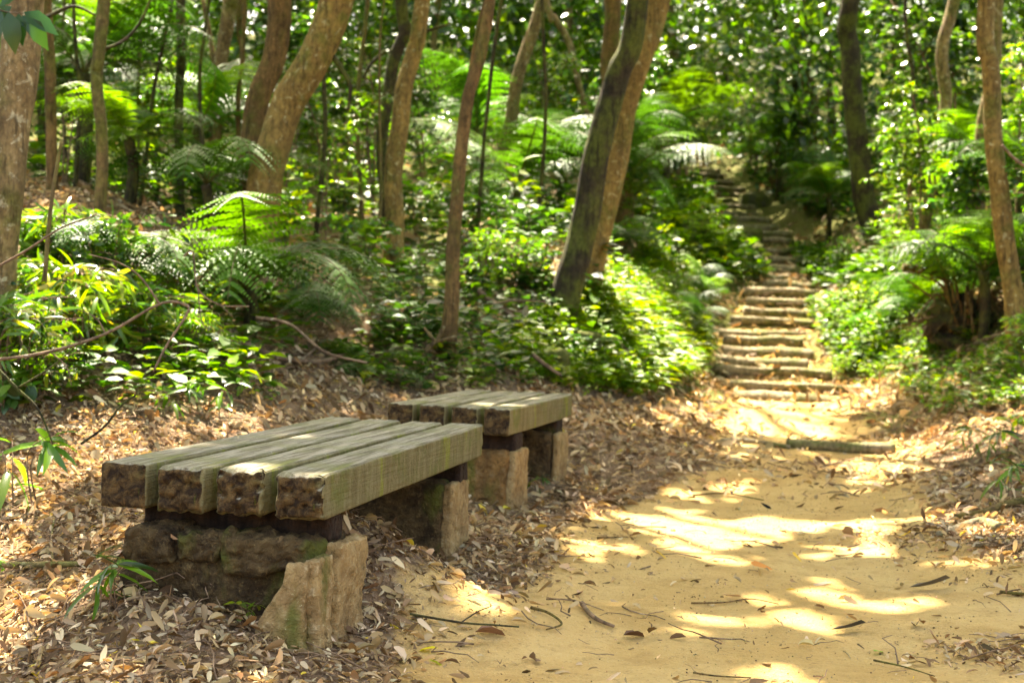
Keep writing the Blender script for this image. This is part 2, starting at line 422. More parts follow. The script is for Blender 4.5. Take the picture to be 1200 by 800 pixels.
def wood_mat():
    m, nt = mat_new('weathered_timber'); N = NT(nt)
    v = N.coords(); vg = N.coords((22, 1.2, 22)); vs = N.coords((9, 9, 1.6))
    oi = N.n('ShaderNodeObjectInfo')
    nm = N.n('ShaderNodeSeparateXYZ'); tc = N.n('ShaderNodeTexCoord'); nt.links.new(tc.outputs['Normal'], nm.inputs[0])
    top = N.ramp(nm.outputs[2], .55, .8)
    end = N.ramp(N.math('MULTIPLY', nm.outputs[1], -1.0), .45, .75)
    g = N.noise(vg, 2.2, 5, .65, .3); g2 = N.noise(vg, 7, 3, .6); n = N.noise(v, 7, 5, .6); f = N.noise(v, 60, 4, .7); st = N.noise(vs, 3.2, 4, .6); p = N.noise(v, 30, 5, .7, .6)
    tcol = N.mix(N.ramp(g, .36, .62), (.145, .122, .076), (.38, .335, .25))
    tcol = N.mix(N.math('MULTIPLY', N.ramp(n, .42, .66), .6), tcol, (.225, .22, .10))
    tcol = N.mix(N.math('MULTIPLY', N.ramp(g2, .56, .68), .5), tcol, (.13, .11, .06))
    tcol = N.mix(N.math('MULTIPLY', N.ramp(f, .60, .72), .55), tcol, (.55, .52, .45))
    tcol = N.mix(N.math('MULTIPLY', N.ramp(N.noise(vg, .9, 4, .6), .57, .68), .75), tcol, (.17, .19, .02))
    scol = N.mix(N.ramp(st, .3, .7), (.16, .128, .052), (.25, .212, .10))
    scol = N.mix(N.math('MULTIPLY', N.ramp(n, .48, .70), .75), scol, (.125, .135, .025))
    scol = N.mix(N.math('MULTIPLY', N.ramp(f, .58, .70), .5), scol, (.13, .10, .04))
    scol = N.mix(N.math('MULTIPLY', N.ramp(N.noise(vs, 1.2, 5, .65), .53, .70), .9), scol, (.24, .27, .015))
    ecol = N.mix(N.ramp(p, .38, .68), (.028, .016, .008), (.16, .095, .034))
    ecol = N.mix(N.math('MULTIPLY', N.ramp(n, .5, .68), .65), ecol, (.085, .08, .018))
    ecol = N.mix(N.math('MULTIPLY', N.ramp(f, .62, .72), .5), ecol, (.25, .16, .065))
    ecol = N.mix(N.math('MULTIPLY', N.ramp(N.noise(vs, 1.9, 3, .5), .57, .66), .85), ecol, (.20, .225, .015))
    c = N.mix(top, N.mix(end, scol, ecol), tcol)
    c = N.mix(.5, c, N.mix(oi.outputs['Random'], (.62, .585, .52), (.92, .87, .78)), 'MULTIPLY')
    h = N.math('ADD', g, N.math('ADD', N.math('MULTIPLY', f, .5), N.math('MULTIPLY', p, .8)))
    N.out(N.bsdf(c, .88, h, .9, .014, .15)); return m
M['wood'] = wood_mat()

# ------------------------------------------------------------------ the ground as one sheet (forest floor and trodden path)
nx, ny = len(GX), len(GY)
gv = np.stack([gx.ravel(), gy.ravel(), GZ.ravel()], 1)
pm = sand_mask(gv[:, 0], gv[:, 1])
ipx = np.interp(gv[:, 1], LY, LX); ipw = np.interp(gv[:, 1], LY, LW)
stair_m = sstep(.25, -.1, np.abs(gv[:, 0] - ipx) - ipw) * (gv[:, 1] > LY[0] - .2) * (gv[:, 1] < LY[-1] + 2)
pm = np.maximum(pm, stair_m * (.50 - .35 * sstep(17, 23, gv[:, 1])))
mossm = sstep(8, 12, gv[:, 1]) * (.6 + .65 * sstep(-.2, .4, fbm(gv * .8, 77, 3))) + sstep(22, 32, gv[:, 1]) * .8
jj, ii = np.meshgrid(np.arange(ny - 1), np.arange(nx - 1), indexing='ij'); jj = jj.ravel(); ii = ii.ravel()
Q = np.stack([jj * nx + ii, jj * nx + ii + 1, (jj + 1) * nx + ii + 1, (jj + 1) * nx + ii], 1)
fpath = (sand_sd(gv[Q].mean(1)[:, 0], gv[Q].mean(1)[:, 1]) > 0) | (stair_m[Q].mean(1) > .5)
def sub_sheet(name, sel, label, cat):
    q = Q[sel]; u, inv = np.unique(q, return_inverse=True)
    me = new_mesh(name, gv[u], None, inv.reshape(-1, 4), None, M['ground'], True, {'path': pm[u], 'moss': mossm[u]})
    return tag(obj(name, me), label, cat, kind='structure')
sub_sheet('ground', ~fpath, 'brown forest floor sloping up on both sides of the trail', 'ground')
sub_sheet('path', fpath, 'trodden yellow sandy trail leading up to the log stairway', 'path')

# ------------------------------------------------------------------ leaf templates
def leaf_tpl(W=.4, fold=.18, droop=.25, ts=(.28, .62), ws=(.95, .85), twist=0):
    v = [(0, 0, 0)]
    for t, w in zip(ts, ws):
        z = -droop * t * t
        for s in (-1, 0, 1): v.append((s * W / 2 * w, t * (1 - .12 * droop), z + (fold * W * .5 * abs(s) * w) + twist * s * t * W))
    v.append((0, 1 - .2 * droop, -droop)); k = len(ts)
    t = [(0, 2, 1), (0, 3, 2)]; q = []
    for i in range(k - 1):
        a = 1 + 3 * i; q += [(a, a + 1, a + 4, a + 3), (a + 1, a + 2, a + 5, a + 4)]
    a = 1 + 3 * (k - 1); e = len(v) - 1
    t += [(a, a + 1, e), (a + 1, a + 2, e)]
    return np.array(v), np.array(t), np.array(q).reshape(-1, 4)
T_OVAL = leaf_tpl(.46); T_LANCE = leaf_tpl(.16, .3, .35, (.2, .5, .8), (.85, 1, .6)); T_BROAD = leaf_tpl(.62, .12, .3, (.22, .55, .82), (.85, 1, .62))
T_DRY = [leaf_tpl(.40, .5, -.25, (.25, .6, .85), (.8, 1, .6), .3), leaf_tpl(.34, -.6, .3, (.25, .55, .8), (.9, 1, .7), -.4), leaf_tpl(.48, .9, .12, (.22, .55, .85), (.8, 1, .5), .15), leaf_tpl(.30, .25, .45, (.3, .6, .85), (.85, 1, .6), .5), leaf_tpl(.16, 1.2, .3, (.2, .5, .8), (.8, 1, .7), .6), leaf_tpl(.75, .35, .15, (.15, .5, .8), (.7, 1, .95), -.3)]
T_CAN = (np.array([(0, 0, 0), (-.34, .45, .03), (.34, .5, .03), (0, 1, -.05), (0, .5, -.04)]), np.array([(0, 4, 1), (0, 2, 4), (4, 3, 1), (4, 2, 3)]), np.zeros((0, 4), int))

def unit(v): return v / (np.linalg.norm(v, axis=-1, keepdims=True) + 1e-9)
def scatter(geo, tpl, pos, ax, nrm, size, col, ws=1.0):
    v, t, q = tpl; n, m = len(pos), len(v)
    if n == 0: return
    ax = unit(ax); side = unit(np.cross(ax, nrm)); nr = np.cross(side, ax)
    size = np.broadcast_to(np.asarray(size, float), (n,)); ws = np.broadcast_to(np.asarray(ws, float), (n,))
    V = pos[:, None] + size[:, None, None] * (v[None, :, 1:2] * ax[:, None] + v[None, :, 0:1] * ws[:, None, None] * side[:, None] + v[None, :, 2:3] * nr[:, None])
    o = (np.arange(n) * m)[:, None, None]
    geo.add(V.reshape(-1, 3), (t[None] + o).reshape(-1, 3) if len(t) else None, (q[None] + o).reshape(-1, 4) if len(q) else None, np.repeat(np.broadcast_to(col, (n, 3)), m, 0))

def pal(cols, n, r=rng, jit=.18, w=None, hue=.08):
    c = np.array(cols)[r.choice(len(cols), n, p=w)]
    return np.clip(c * (1 + jit * r.standard_normal((n, 1))) * (1 + hue * r.standard_normal((n, 3))), .004, .9)
GREEN = [(.056, .132, .009), (.085, .172, .010), (.040, .10, .009), (.112, .205, .010)]
DEEP = [(.018, .060, .012), (.028, .078, .013), (.040, .096, .013)]
LIME = [(.145, .26, .010), (.19, .29, .011), (.11, .21, .010), (.23, .275, .012)]  # lime greens, lightened to put sunlight on the banks into the colour
DRY = [(.42, .30, .15), (.52, .40, .235), (.28, .185, .085), (.125, .075, .034), (.22, .12, .048), (.36, .275, .155), (.55, .40, .05)]
DRYW = [.24, .17, .24, .17, .07, .10, .01]

def rand_dirs(n, r=rng):
    return unit(r.standard_normal((n, 3)))

# ------------------------------------------------------------------ plants made once, then placed many times
def make_bush(seed, H, spread, nst, ntw, nlf, tpl, lsz, cols, arch=.5, lo=.15, flat=.5, w=None, lmat='leaf', stemr=.012, leafdown=.1):
    """woody stems with twigs; leaves along the twigs. returns (stem mesh, foliage mesh), nominal height H"""
    r = np.random.default_rng(seed); S, F = Geo(), Geo(); pts = []; drs = []
    for i in range(nst):
        a = r.uniform(0, 2 * PI); sp = spread * (.25 + .75 * r.random()) * (1 if nst > 1 else .25); h = H * r.uniform(.7, 1.0)
        tip = np.array([math.cos(a) * sp, math.sin(a) * sp, h * (1 - arch * .25)])
        mid = np.array([math.cos(a) * sp * .3, math.sin(a) * sp * .3, h * .62]) + r.normal(0, .04 * H, 3)
        C = catmull([np.array([math.cos(a), math.sin(a), 0]) * .03 * nst ** .5, mid, tip], 14)
        S.add(*tube(C, np.linspace(stemr, stemr * .3, 14), 5))
        for j in range(ntw):
            t = lo + (1 - lo) * r.random() ** .8; k = min(12, int(t * 13)); b = C[k]
            ta = r.uniform(0, 2 * PI); L = spread * (.35 + .5 * r.random()) * (1.15 - .6 * t)
            dr = np.array([math.cos(ta), math.sin(ta), r.uniform(-.1, .55)])
            e = b + unit(dr) * L - np.array([0, 0, arch * L * .35])
            tw = catmull([b, (b + e) / 2 + np.array([0, 0, .12 * L]), e], 6)
            S.add(*tube(tw, np.linspace(stemr * .35, stemr * .12, 6), 3))
            m = max(2, int(nlf / (nst * ntw)))
            u = r.random(m) ** .7; kk = u * 5; i0 = np.minimum(kk.astype(int), 4); P = tw[i0] + (tw[i0 + 1] - tw[i0]) * (kk - i0)[:, None]
            ax = unit(tw[-1] - tw[0])[None] * .6 + rand_dirs(m, r) * np.array([1, 1, .5]) + np.array([0, 0, -leafdown])
            pts.append(P); drs.append(ax)
    P = np.concatenate(pts); A = np.concatenate(drs); n = len(P)
    nr = unit(np.array([0, 0, 1.]) * flat + rand_dirs(n, r) * (1 - flat * .6))
    scatter(F, tpl, P, A, nr, lsz * r.uniform(.6, 1.25, n), pal(cols, n, r, w=w))
    return S.mesh('stem', M['twig']), F.mesh('foliage', M[lmat])

BUSH = {
    'broad': [make_bush(1, 1.5, .75, 6, 9, 700, T_OVAL, .13, GREEN, lmat='gloss'), make_bush(2, 1.5, .8, 7, 8, 600, T_OVAL, .12, DEEP + GREEN, lmat='gloss')],
    'small': [make_bush(3, 1.2, .7, 7, 12, 1000, T_OVAL, .07, LIME + GREEN), make_bush(4, 1.2, .75, 8, 11, 1000, T_OVAL, .065, GREEN)],
    'lance': [make_bush(5, 1.2, .7, 10, 6, 420, T_LANCE, .24, GREEN + LIME, arch=1.1, lmat='gloss'), make_bush(6, 1.2, .75, 11, 6, 460, T_LANCE, .22, LIME + GREEN + [(.35, .33, .03)], arch=1.2, lmat='gloss')],
    'sapling': [make_bush(7, 4, 1.2, 2, 34, 2300, T_OVAL, .12, GREEN + DEEP, lo=.3, flat=.7, lmat='gloss', stemr=.028), make_bush(8, 4, 1.1, 3, 24, 2600, T_OVAL, .10, LIME + GREEN, lo=.22, flat=.7, lmat='gloss', stemr=.022),
                make_bush(9, 4, 1.3, 2, 30, 2000, T_BROAD, .14, DEEP + GREEN, lo=.2, flat=.6, lmat='gloss', stemr=.026)],
    'bigleaf': [make_bush(10, 1.1, .55, 9, 2, 60, T_BROAD, .34, GREEN + DEEP, arch=.9, lo=.6, flat=.6, lmat='gloss', stemr=.010), make_bush(12, 1.1, .5, 8, 2, 50, T_BROAD, .36, DEEP, arch=.9, lo=.6, flat=.6, lmat='gloss', stemr=.010)],
    'seedling': [make_bush(13, .3, .13, 4, 2, 26, T_LANCE, .15, GREEN, lo=.25, lmat='gloss', stemr=.003, flat=.8), make_bush(14, .3, .16, 4, 2, 22, T_OVAL, .085, LIME + GREEN, lo=.3, lmat='gloss', stemr=.003, flat=.8)],
}
BUSH_H = {'broad': 1.5, 'small': 1.2, 'lance': 1.2, 'sapling': 4., 'bigleaf': 1.1, 'seedling': .3}

def make_frond(seed, npin=20, arch=1.6, el0=1.1, cols=GREEN, droop=.25, dead=False, npl=12):
    """a bipinnate frond of unit length leaving the origin along +x"""
    r = np.random.default_rng(seed); g = Geo(); n = 40
    s = np.linspace(0, 1, n); el = el0 - arch * s ** 1.2
    C = np.stack([np.cumsum(np.cos(el)), .03 * np.sin(3 * s) * n, np.cumsum(np.sin(el))], 1) / n; C -= C[0]
    g.add(*tube(C, np.linspace(.008, .002, n), 4), c=(.10, .09, .02) if not dead else (.2, .1, .04))
    T = unit(np.gradient(C, axis=0))
    P, A, Nn, Sz, W = [], [], [], [], []
    for i in range(npin):
        t = .14 + .86 * i / npin; k = int(t * (n - 1)); b = C[k]; tg = T[k]; side = np.array([0, 1., 0]); up = np.cross(tg, side) * -1
        up = up if up[2] > 0 else -up
        Lp = .34 * math.sin(PI * (.12 + .86 * ((t - .14) / .86)) ** .8) ** .75 + .01
        for sg in (-1, 1):
            L = Lp * r.uniform(.9, 1.06)
            dr = unit(side * sg * .9 + tg * .42 - up * r.uniform(0, .25))
            u = (np.arange(npl) + .5) / npl
            pp = b + dr * (u * L)[:, None] - np.array([0, 0, 1.]) * (droop * L * u ** 2)[:, None]
            pa = unit(dr - np.array([0, 0, 2 * droop]) * u[:, None])
            for s2 in (-1, 1):
                lat = unit(np.cross(pa, up) * s2 + pa * .45)
                P.append(pp); A.append(lat); Nn.append(np.broadcast_to(up, pp.shape) + r.normal(0, .12, pp.shape)); Sz.append(L * .072 * (1.1 - u ** 1.5) + .004)
    P, A, Nn = map(np.concatenate, (P, A, Nn)); Sz = np.concatenate(Sz)
    tp = (np.array([(-.17, 0, 0), (.17, 0, 0), (.15, .6, .02), (0, 1, -.06), (-.15, .6, .02)]), np.array([(2, 3, 4)]), np.array([(0, 1, 2, 4)]))
    base = np.array(cols)[r.integers(len(cols))]
    c = np.clip(base * (1 + .12 * r.standard_normal((len(P), 1))), .005, .8)
    scatter(g, tp, P, A, Nn, Sz, c, 2.7)
    return g.mesh('frond', M['fern'] if not dead else M['dry'])
FROND = [make_frond(21, arch=1.5, el0=1.05), make_frond(22, arch=1.9, el0=1.15, droop=.4), make_frond(23, arch=1.25, el0=.6, cols=GREEN, droop=.3), make_frond(24, arch=2.1, el0=1.0, cols=DEEP + GREEN, droop=.5)]
FROND_DEAD = [make_frond(25, arch=2.4, el0=.2, cols=[(.26, .15, .07), (.33, .21, .11)], dead=True, droop=.6), make_frond(26, arch=2.0, el0=-.2, cols=[(.2, .11, .05)], dead=True, droop=.6)]

def fern(px, d, size, n, label, base=None, hgt=0, cat='fern', name='fern', group='ferns growing in the forest undergrowth', seed=None, dead=0, az=None, sel=None):
    """size = frond length in metres; hgt = height of the growing point above the ground"""
    r = np.random.default_rng(seed if seed is not None else 50000 + int(px * 7 + d * 31))
    p = at(px, 400, d) if base is None else np.asarray(base)
    x, y = p[0], p[1]; z = hzf(x, y)[0] - .02
    root = thing(name, label, cat, (x, y, z), group)
    if hgt > .25:
        C = catmull([(0, 0, -.1), (.03, .02, hgt * .5), (0, 0, hgt)], 12)
        g = Geo().add(*tube(C, np.linspace(.05, .045, 12) * (.8 + .3 * hgt), 9, .35, int(px)))
        obj('trunk', g.mesh('trunk', M['bark_dark']), root)
    a0 = r.uniform(0, 2 * PI)
    for i in range(n):
        a = a0 + i * 2.399963 + r.normal(0, .15) if az is None else az[0] + (az[1] - az[0]) * (i + r.random()) / n
        f = FROND[r.integers(4) if sel is None else sel[i % len(sel)]]
        o = obj('frond', f, root, (0, 0, hgt)); s = size * r.uniform(.75, 1.1)
        near_ = d < 11.5; o.rotation_euler = (r.normal(0, .1 if near_ else .22), r.normal(.14, .1) if near_ else r.normal(-.16, .26), a + r.normal(0, .2)); o.scale = (s,) * 3
    for i in range(dead):
        o = obj('dead_frond', FROND_DEAD[i % 2], root, (0, 0, max(.05, hgt - .05))); s = size * r.uniform(.3, .55)
        o.rotation_euler = (r.normal(0, .2), r.normal(.2, .2), r.uniform(0, 2 * PI)); o.scale = (s,) * 3
    return root

def bush(kind, px, d, ptop, label, name, cat, group, var=None, rz=None, mul=1):
    """plant whose base stands on the ground at column px, depth d, its top near row ptop"""
    r = np.random.default_rng(50000 + int(px * 13 + d * 101))
    p = at(px, 400, d); x, y = p[0], p[1]; z = hzf(x, y)[0] - .02
    h = max(.12, at(px, ptop, d)[2] - z)
    if kind == 'seedling': h = min(h, .28)
    h *= mul
    pr = BUSH[kind]; st, fo = pr[(r.integers(len(pr)) if var is None else var) % len(pr)]
    root = thing(name, label, cat, (x, y, z), group, r.uniform(0, 2 * PI) if rz is None else rz, h / BUSH_H[kind])
    obj('stem', st, root); obj('foliage', fo, root); return root

# ------------------------------------------------------------------ benches
def beam(w, h, L, seed, chip=.006, ny=70):
    xs = eased(-w / 2, w / 2, 18, .008); zs = eased(0, h, 18, .008)
    ys = np.concatenate([[0, .002, .005], np.geomspace(.01, .3, 18), np.linspace(.34, L - .012, ny), [L - .005, L - .002, L]])
    V, Qd = lattice_box(xs, ys, zs)
    V, N = round_box(V, (-w / 2, 0, 0), (w / 2, L, h), .007)
    s = np.array([14, 2.0, 14.])
    V2 = V + N * (.0022 * fbm(V * s, seed, 4))[:, None] + np.stack([.0035 * fbm(np.c_[V[:, 1] * 2, V[:, 2] * 0, V[:, 0] * 0] + seed, seed + 1, 2), V[:, 1] * 0, .003 * fbm(np.c_[V[:, 1] * 1.7, V[:, 2] * 0, V[:, 0] * 0] + 9 + seed, seed + 2, 2)], 1)
    near = sstep(.05, 0, V[:, 1]); far = sstep(L - .05, L, V[:, 1])
    pit = fbm(V * np.array([55, 20, 55.]) + seed, seed + 3, 4)
    edge = np.maximum(np.abs(V[:, 0]) / (w / 2), np.abs(V[:, 2] - h / 2) / (h / 2))
    V2[:, 1] += (near - far) * chip * (np.maximum(pit, -.2) * 3.2 + 1.6 * sstep(.8, 1, edge) * (1 + fbm(V * 40, seed + 4, 3)))
    # splinters along the bottom and top edges near the end
    V2[:, 2] += near * chip * 1.4 * sstep(.75, 1, edge) * fbm(V * np.array([60, 12, 60.]), seed + 6, 3) * np.sign(h / 2 - V[:, 2])
    # slightly rounded worn long edges
    top = sstep(h * .9, h, V[:, 2]) * sstep(.42 * w, .5 * w, np.abs(V[:, 0]))
    V2[:, 2] -= top * .004 * (1 + fbm(V * np.array([30, 9, 30.]), seed + 8, 3))
    g = Geo().add(V2, None, Qd); return g.mesh('beam', M['wood'])

def place_bench(label, near, far, L, pitch, w, h, chips, supports, seed):
    ax = np.asarray(far) - np.asarray(near); rz = -math.atan2(ax[0], ax[1]); topz = (near[2] + far[2]) / 2
    root = thing('bench', label, 'bench', (near[0], near[1], 0), 'timber benches beside the trail', rz)
    for i in range(4):
        o = obj('beam', beam(w, h, L, seed + 13 * i, chips[i]), root, ((i - 1.5) * pitch, (.004, -.006, .0, -.012)[i], topz - h))
    for s in supports:
        par = obj(s['name'], Geo().add(*[(lambda vq: vq[0])(s['geo']), None, s['geo'][1]]).mesh(s['name'], M[s['mat']]), root)
        if s.get('label'): par['label'] = s['label']
        for c in s.get('sub', []):
            oc = obj(c['name'], Geo().add(c['geo'][0], None, c['geo'][1]).mesh(c['name'], M[c['mat']]), par)
            if c.get('label'): oc['label'] = c['label']
    return root, topz, rz

n1, f1 = at(246, 549, 3.77), at(476, 492, 5.57)
zt = (n1[2] + f1[2]) / 2; zb = zt - .122
def ws(V):  # slanting left edge of the corner stone
    t = np.clip((V[:, 2] + .08) / .33, 0, 1); u = (V[:, 0] - .13) / (.292 - .13)
    V = V.copy(); V[:, 0] = (.128 + .012 * np.minimum(t * 3, 1) + .085 * sstep(.35, 1, t)) * (1 - u) + (.288 + .004 * np.sin(9 * t)) * u; return V
sup1 = [
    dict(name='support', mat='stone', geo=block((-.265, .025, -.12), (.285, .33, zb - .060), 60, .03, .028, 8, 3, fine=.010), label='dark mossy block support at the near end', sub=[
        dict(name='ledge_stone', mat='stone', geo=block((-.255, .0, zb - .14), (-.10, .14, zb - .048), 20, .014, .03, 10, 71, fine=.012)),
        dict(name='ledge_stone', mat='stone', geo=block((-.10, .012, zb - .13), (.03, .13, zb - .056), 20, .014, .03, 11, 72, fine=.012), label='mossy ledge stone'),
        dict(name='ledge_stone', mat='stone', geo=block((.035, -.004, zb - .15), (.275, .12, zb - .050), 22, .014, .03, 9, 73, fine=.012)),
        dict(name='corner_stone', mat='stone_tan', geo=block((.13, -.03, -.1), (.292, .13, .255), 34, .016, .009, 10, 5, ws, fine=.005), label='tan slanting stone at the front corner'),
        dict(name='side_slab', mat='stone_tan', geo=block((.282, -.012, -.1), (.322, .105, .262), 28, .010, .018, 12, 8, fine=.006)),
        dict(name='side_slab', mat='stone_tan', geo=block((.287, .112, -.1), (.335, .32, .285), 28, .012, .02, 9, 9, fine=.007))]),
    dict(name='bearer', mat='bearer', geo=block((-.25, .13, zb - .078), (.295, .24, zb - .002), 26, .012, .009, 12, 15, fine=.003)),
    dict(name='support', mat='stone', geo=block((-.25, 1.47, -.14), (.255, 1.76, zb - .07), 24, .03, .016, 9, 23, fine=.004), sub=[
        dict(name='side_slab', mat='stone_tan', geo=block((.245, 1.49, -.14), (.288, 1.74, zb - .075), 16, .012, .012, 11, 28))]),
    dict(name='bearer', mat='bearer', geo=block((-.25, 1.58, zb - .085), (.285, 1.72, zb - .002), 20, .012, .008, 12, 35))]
BEN1 = place_bench('nearest weathered four-beam timber bench on a dark mossy stone base', n1, f1, 1.84, .168, .131, .122, (.002, .006, .008, .0075), sup1, 100)
n2, f2 = at(525, 474, 6.5), at(672, 461.7, 7.87)
r2 = at(600.5, 478.6, 6.44); d2 = unit(f2 - r2); wv = np.array([d2[1], -d2[0], 0]); f2 = f2 - wv * .285
zt2 = (n2[2] + f2[2]) / 2; zb2 = zt2 - .122
sup2 = [
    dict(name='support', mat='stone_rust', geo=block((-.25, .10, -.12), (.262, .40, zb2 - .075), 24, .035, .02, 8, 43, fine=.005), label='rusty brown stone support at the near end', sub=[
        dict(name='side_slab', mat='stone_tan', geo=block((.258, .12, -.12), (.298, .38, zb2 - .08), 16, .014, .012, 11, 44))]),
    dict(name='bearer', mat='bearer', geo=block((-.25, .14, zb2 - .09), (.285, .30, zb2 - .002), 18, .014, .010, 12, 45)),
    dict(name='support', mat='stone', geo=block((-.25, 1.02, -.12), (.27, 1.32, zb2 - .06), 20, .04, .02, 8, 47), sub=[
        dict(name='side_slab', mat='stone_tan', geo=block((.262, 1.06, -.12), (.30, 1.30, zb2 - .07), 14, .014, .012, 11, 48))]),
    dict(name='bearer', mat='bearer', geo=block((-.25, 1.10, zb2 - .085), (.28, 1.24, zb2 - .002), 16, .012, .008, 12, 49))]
BEN2 = place_bench('farther timber bench on rusty stone supports, behind the nearest bench', n2, f2, 1.44, .155, .122, .122, (.003, .003, .004, .003), sup2, 300)

# ------------------------------------------------------------------ log steps
ORD = 'lowest second third fourth fifth sixth seventh eighth ninth tenth eleventh twelfth thirteenth fourteenth fifteenth sixteenth seventeenth eighteenth nineteenth twentieth twenty-first twenty-second twenty-third twenty-fourth twenty-fifth twenty-sixth twenty-seventh twenty-eighth twenty-ninth'.split()
for k, (p, q, t) in enumerate(LOGP):
    p, q = p.copy(), q.copy(); m = (p + q) / 2; m[2] = LZ[k]
    half = (q - p) / 2; half[2] *= .6
    rr = .062 * t * ((.8 + .45 * rng.random()) if k else 1.15); sk = rng.normal(0, .05); m[2] += rng.normal(0, .015); half = half * (.95 + .25 * rng.random()); half[1] += sk; m[0] += rng.normal(0, .06)
    P = catmull([m - half, m - half * .3 + np.array([0, .05, .015]) * rng.normal(0, 1), m + half * .4 + np.array([0, .05, .015]) * rng.normal(0, 1), m + half], 16)
    P[:, 2] -= rr * .7
    g = Geo().add(*tube(P, rr * (1 + .1 * np.sin(np.linspace(0, 5, 16) + k)), 12, .25, 60 + k, 5))
    lab = ('topmost log step where the stairway fades into the trees' if k == len(LOGP) - 1 else
           'thick log forming the lowest step of the forest stairway' if k == 0 else f'wooden log, {ORD[k]} step counted up from the foot of the stairway')
    o = obj('log_step', g.mesh('log_step', M['log'], m), None, m); tag(o, lab, 'log step', 'log steps of the stairway up the slope')

# ------------------------------------------------------------------ trees
TREES = []
def ground_under(P):
    P = np.array(P, float); P[2] = hzf(P[0], P[1])[0]; return P
def tree(label, pts, d, w0, w1, mat, top=8.5, name='tree', stems=None, limbs=True, seed=0, bump=.10, flare=.75, group='forest trees along the trail', extra=None):
    """pts run from the foot upwards as picture columns/rows at depth d; w0, w1 = width in picture pixels low and high"""
    r = np.random.default_rng(90000 + seed + int(pts[0][0]))
    W = [at(a, b, d) for a, b in pts]
    foot = W[0].copy(); gz = hzf(foot[0], foot[1])[0]
    dirn = unit(W[1] - W[0])
    if foot[2] > gz: W.insert(0, foot - dirn * (foot[2] - gz + .15) / max(.3, dirn[2]))
    else: W[0] = foot - np.array([0, 0, .08])
    e = W[-1]; lean = unit(W[-1] - W[-2]); up = unit(lean + np.array([0, 0, .6]))
    ztop = hzf(e[0], e[1])[0] + top
    if e[2] < ztop: W += [e + up * (ztop - e[2]) * .5 + r.normal(0, .12, 3), e + up * (ztop - e[2])]
    root_loc = ground_under(W[0])
    root = thing(name, label, 'tree', root_loc, group)
    n = 64; C = catmull(W, n); C[:, :2] += .4 * w1 / FPX * d * np.stack([fbm(np.c_[C[:, 2] * 1.3, C[:, 2] * 0, C[:, 2] * 0] + k * 9 + seed + pts[0][0], 5, 2) for k in (1, 2)], 1)
    zz = np.clip((C[:, 2] - C[0, 2]) / max(.5, at(pts[-1][0], pts[-1][1], d)[2] - C[0, 2]), 0, 2.5)
    R = .5 * d / FPX * np.interp(zz, [0, 1, 2.5], [w0, w1, w1 * .55]); hgt = C[:, 2] - C[0, 2]
    R = R * (1 + flare * np.exp(-hgt / .16))
    g = Geo().add(*tube(C, R, 16, bump, seed + 5, 5))
    obj('trunk', g.mesh('trunk', M[mat], root_loc), root)
    for s in (stems or []):
        Cs = catmull([at(a, b, d) for a, b in s['pts']], 30)
        g = Geo().add(*tube(Cs, .5 * d / FPX * np.linspace(s['w'][0], s['w'][1], 30), 9, .12, seed + 7, 6))
        so = obj(s.get('name', 'branch'), g.mesh('branch', M[s.get('mat', mat)], root_loc), root)
    if limbs:
        for k in range(4):
            i = r.integers(n - 14, n - 1); b = C[i]; a = r.uniform(0, 2 * PI); L = r.uniform(1.2, 2.6)
            e2 = b + np.array([math.cos(a) * L, math.sin(a) * L, r.uniform(.5, 1.6)])
            P = catmull([b, (b + e2) / 2 + np.array([0, 0, .25]), e2], 10)
            g = Geo().add(*tube(P, np.linspace(R[i] * .5, .012, 10), 6, .1, k))
            obj('limb', g.mesh('limb', M[mat], root_loc), root)
    TREES.append((root, C[-1].copy(), root_loc)); return root

t_left = tree('pale lichen-blotched tree trunk cut by the left edge of the picture', [(-12, 440), (-4, 300), (6, 150), (17, 0)], 6.6, 37, 47, 'bark_pale', seed=1, bump=.09)
tree('dark thin trunk rising just right of the pale left-edge trunk', [(62, 250), (60, 120), (55, 0)], 10, 12, 13, 'bark_brown', seed=2)
tree('slender mossy wavy trunk with a curving side branch, left of the black pole-like trunk', [(116, 240), (117, 150), (113, 90), (126, 0)], 9.5, 12, 15, 'bark_moss', seed=3,
     stems=[dict(pts=[(116, 60), (145, 48), (165, 25), (178, -5)], w=(4, 3), mat='bark_dark'), dict(pts=[(52, 22), (85, 8), (112, 18)], w=(5, 3), mat='bark_dark')])
tree('straight slender black pole-like trunk without lichen', [(210, 232), (211, 120), (212, 0)], 12, 10, 11, 'bark_dark', seed=4, bump=.04)
tree('very thin dark stem beside the black pole-like trunk', [(164, 230), (163, 120), (166, 0)], 12.5, 4, 4, 'bark_dark', seed=5, limbs=False)
tree('thin dark leaning stem just left of the black pole-like trunk', [(168, 210), (182, 100), (200, 10), (204, -20)], 11.5, 4, 4, 'bark_dark', seed=6, limbs=False)
tree('pale broken snag leaning in the sunlit foliage left of the twin leaning trunks', [(256, 150), (258, 85), (270, 10), (276, -30)], 15, 14, 17, 'bark_pale', seed=7, stems=[dict(pts=[(254, 88), (247, 50), (238, 0)], w=(8, 5), mat='bark_pale')], limbs=False)
tree('dark brown trunk standing behind the leaning lichen-spotted trunk', [(298, 240), (303, 120), (320, 0)], 11, 27, 29, 'bark_brown', seed=8)
tree('thick leaning trunk spotted with pale lichen, left of centre', [(302, 292), (318, 215), (350, 120), (388, 0)], 10.2, 40, 40, 'bark_lichen', seed=9, bump=.12, stems=[dict(pts=[(382, 55), (398, 78), (410, 100), (408, 130)], w=(8, 4), mat='bark_dark')])
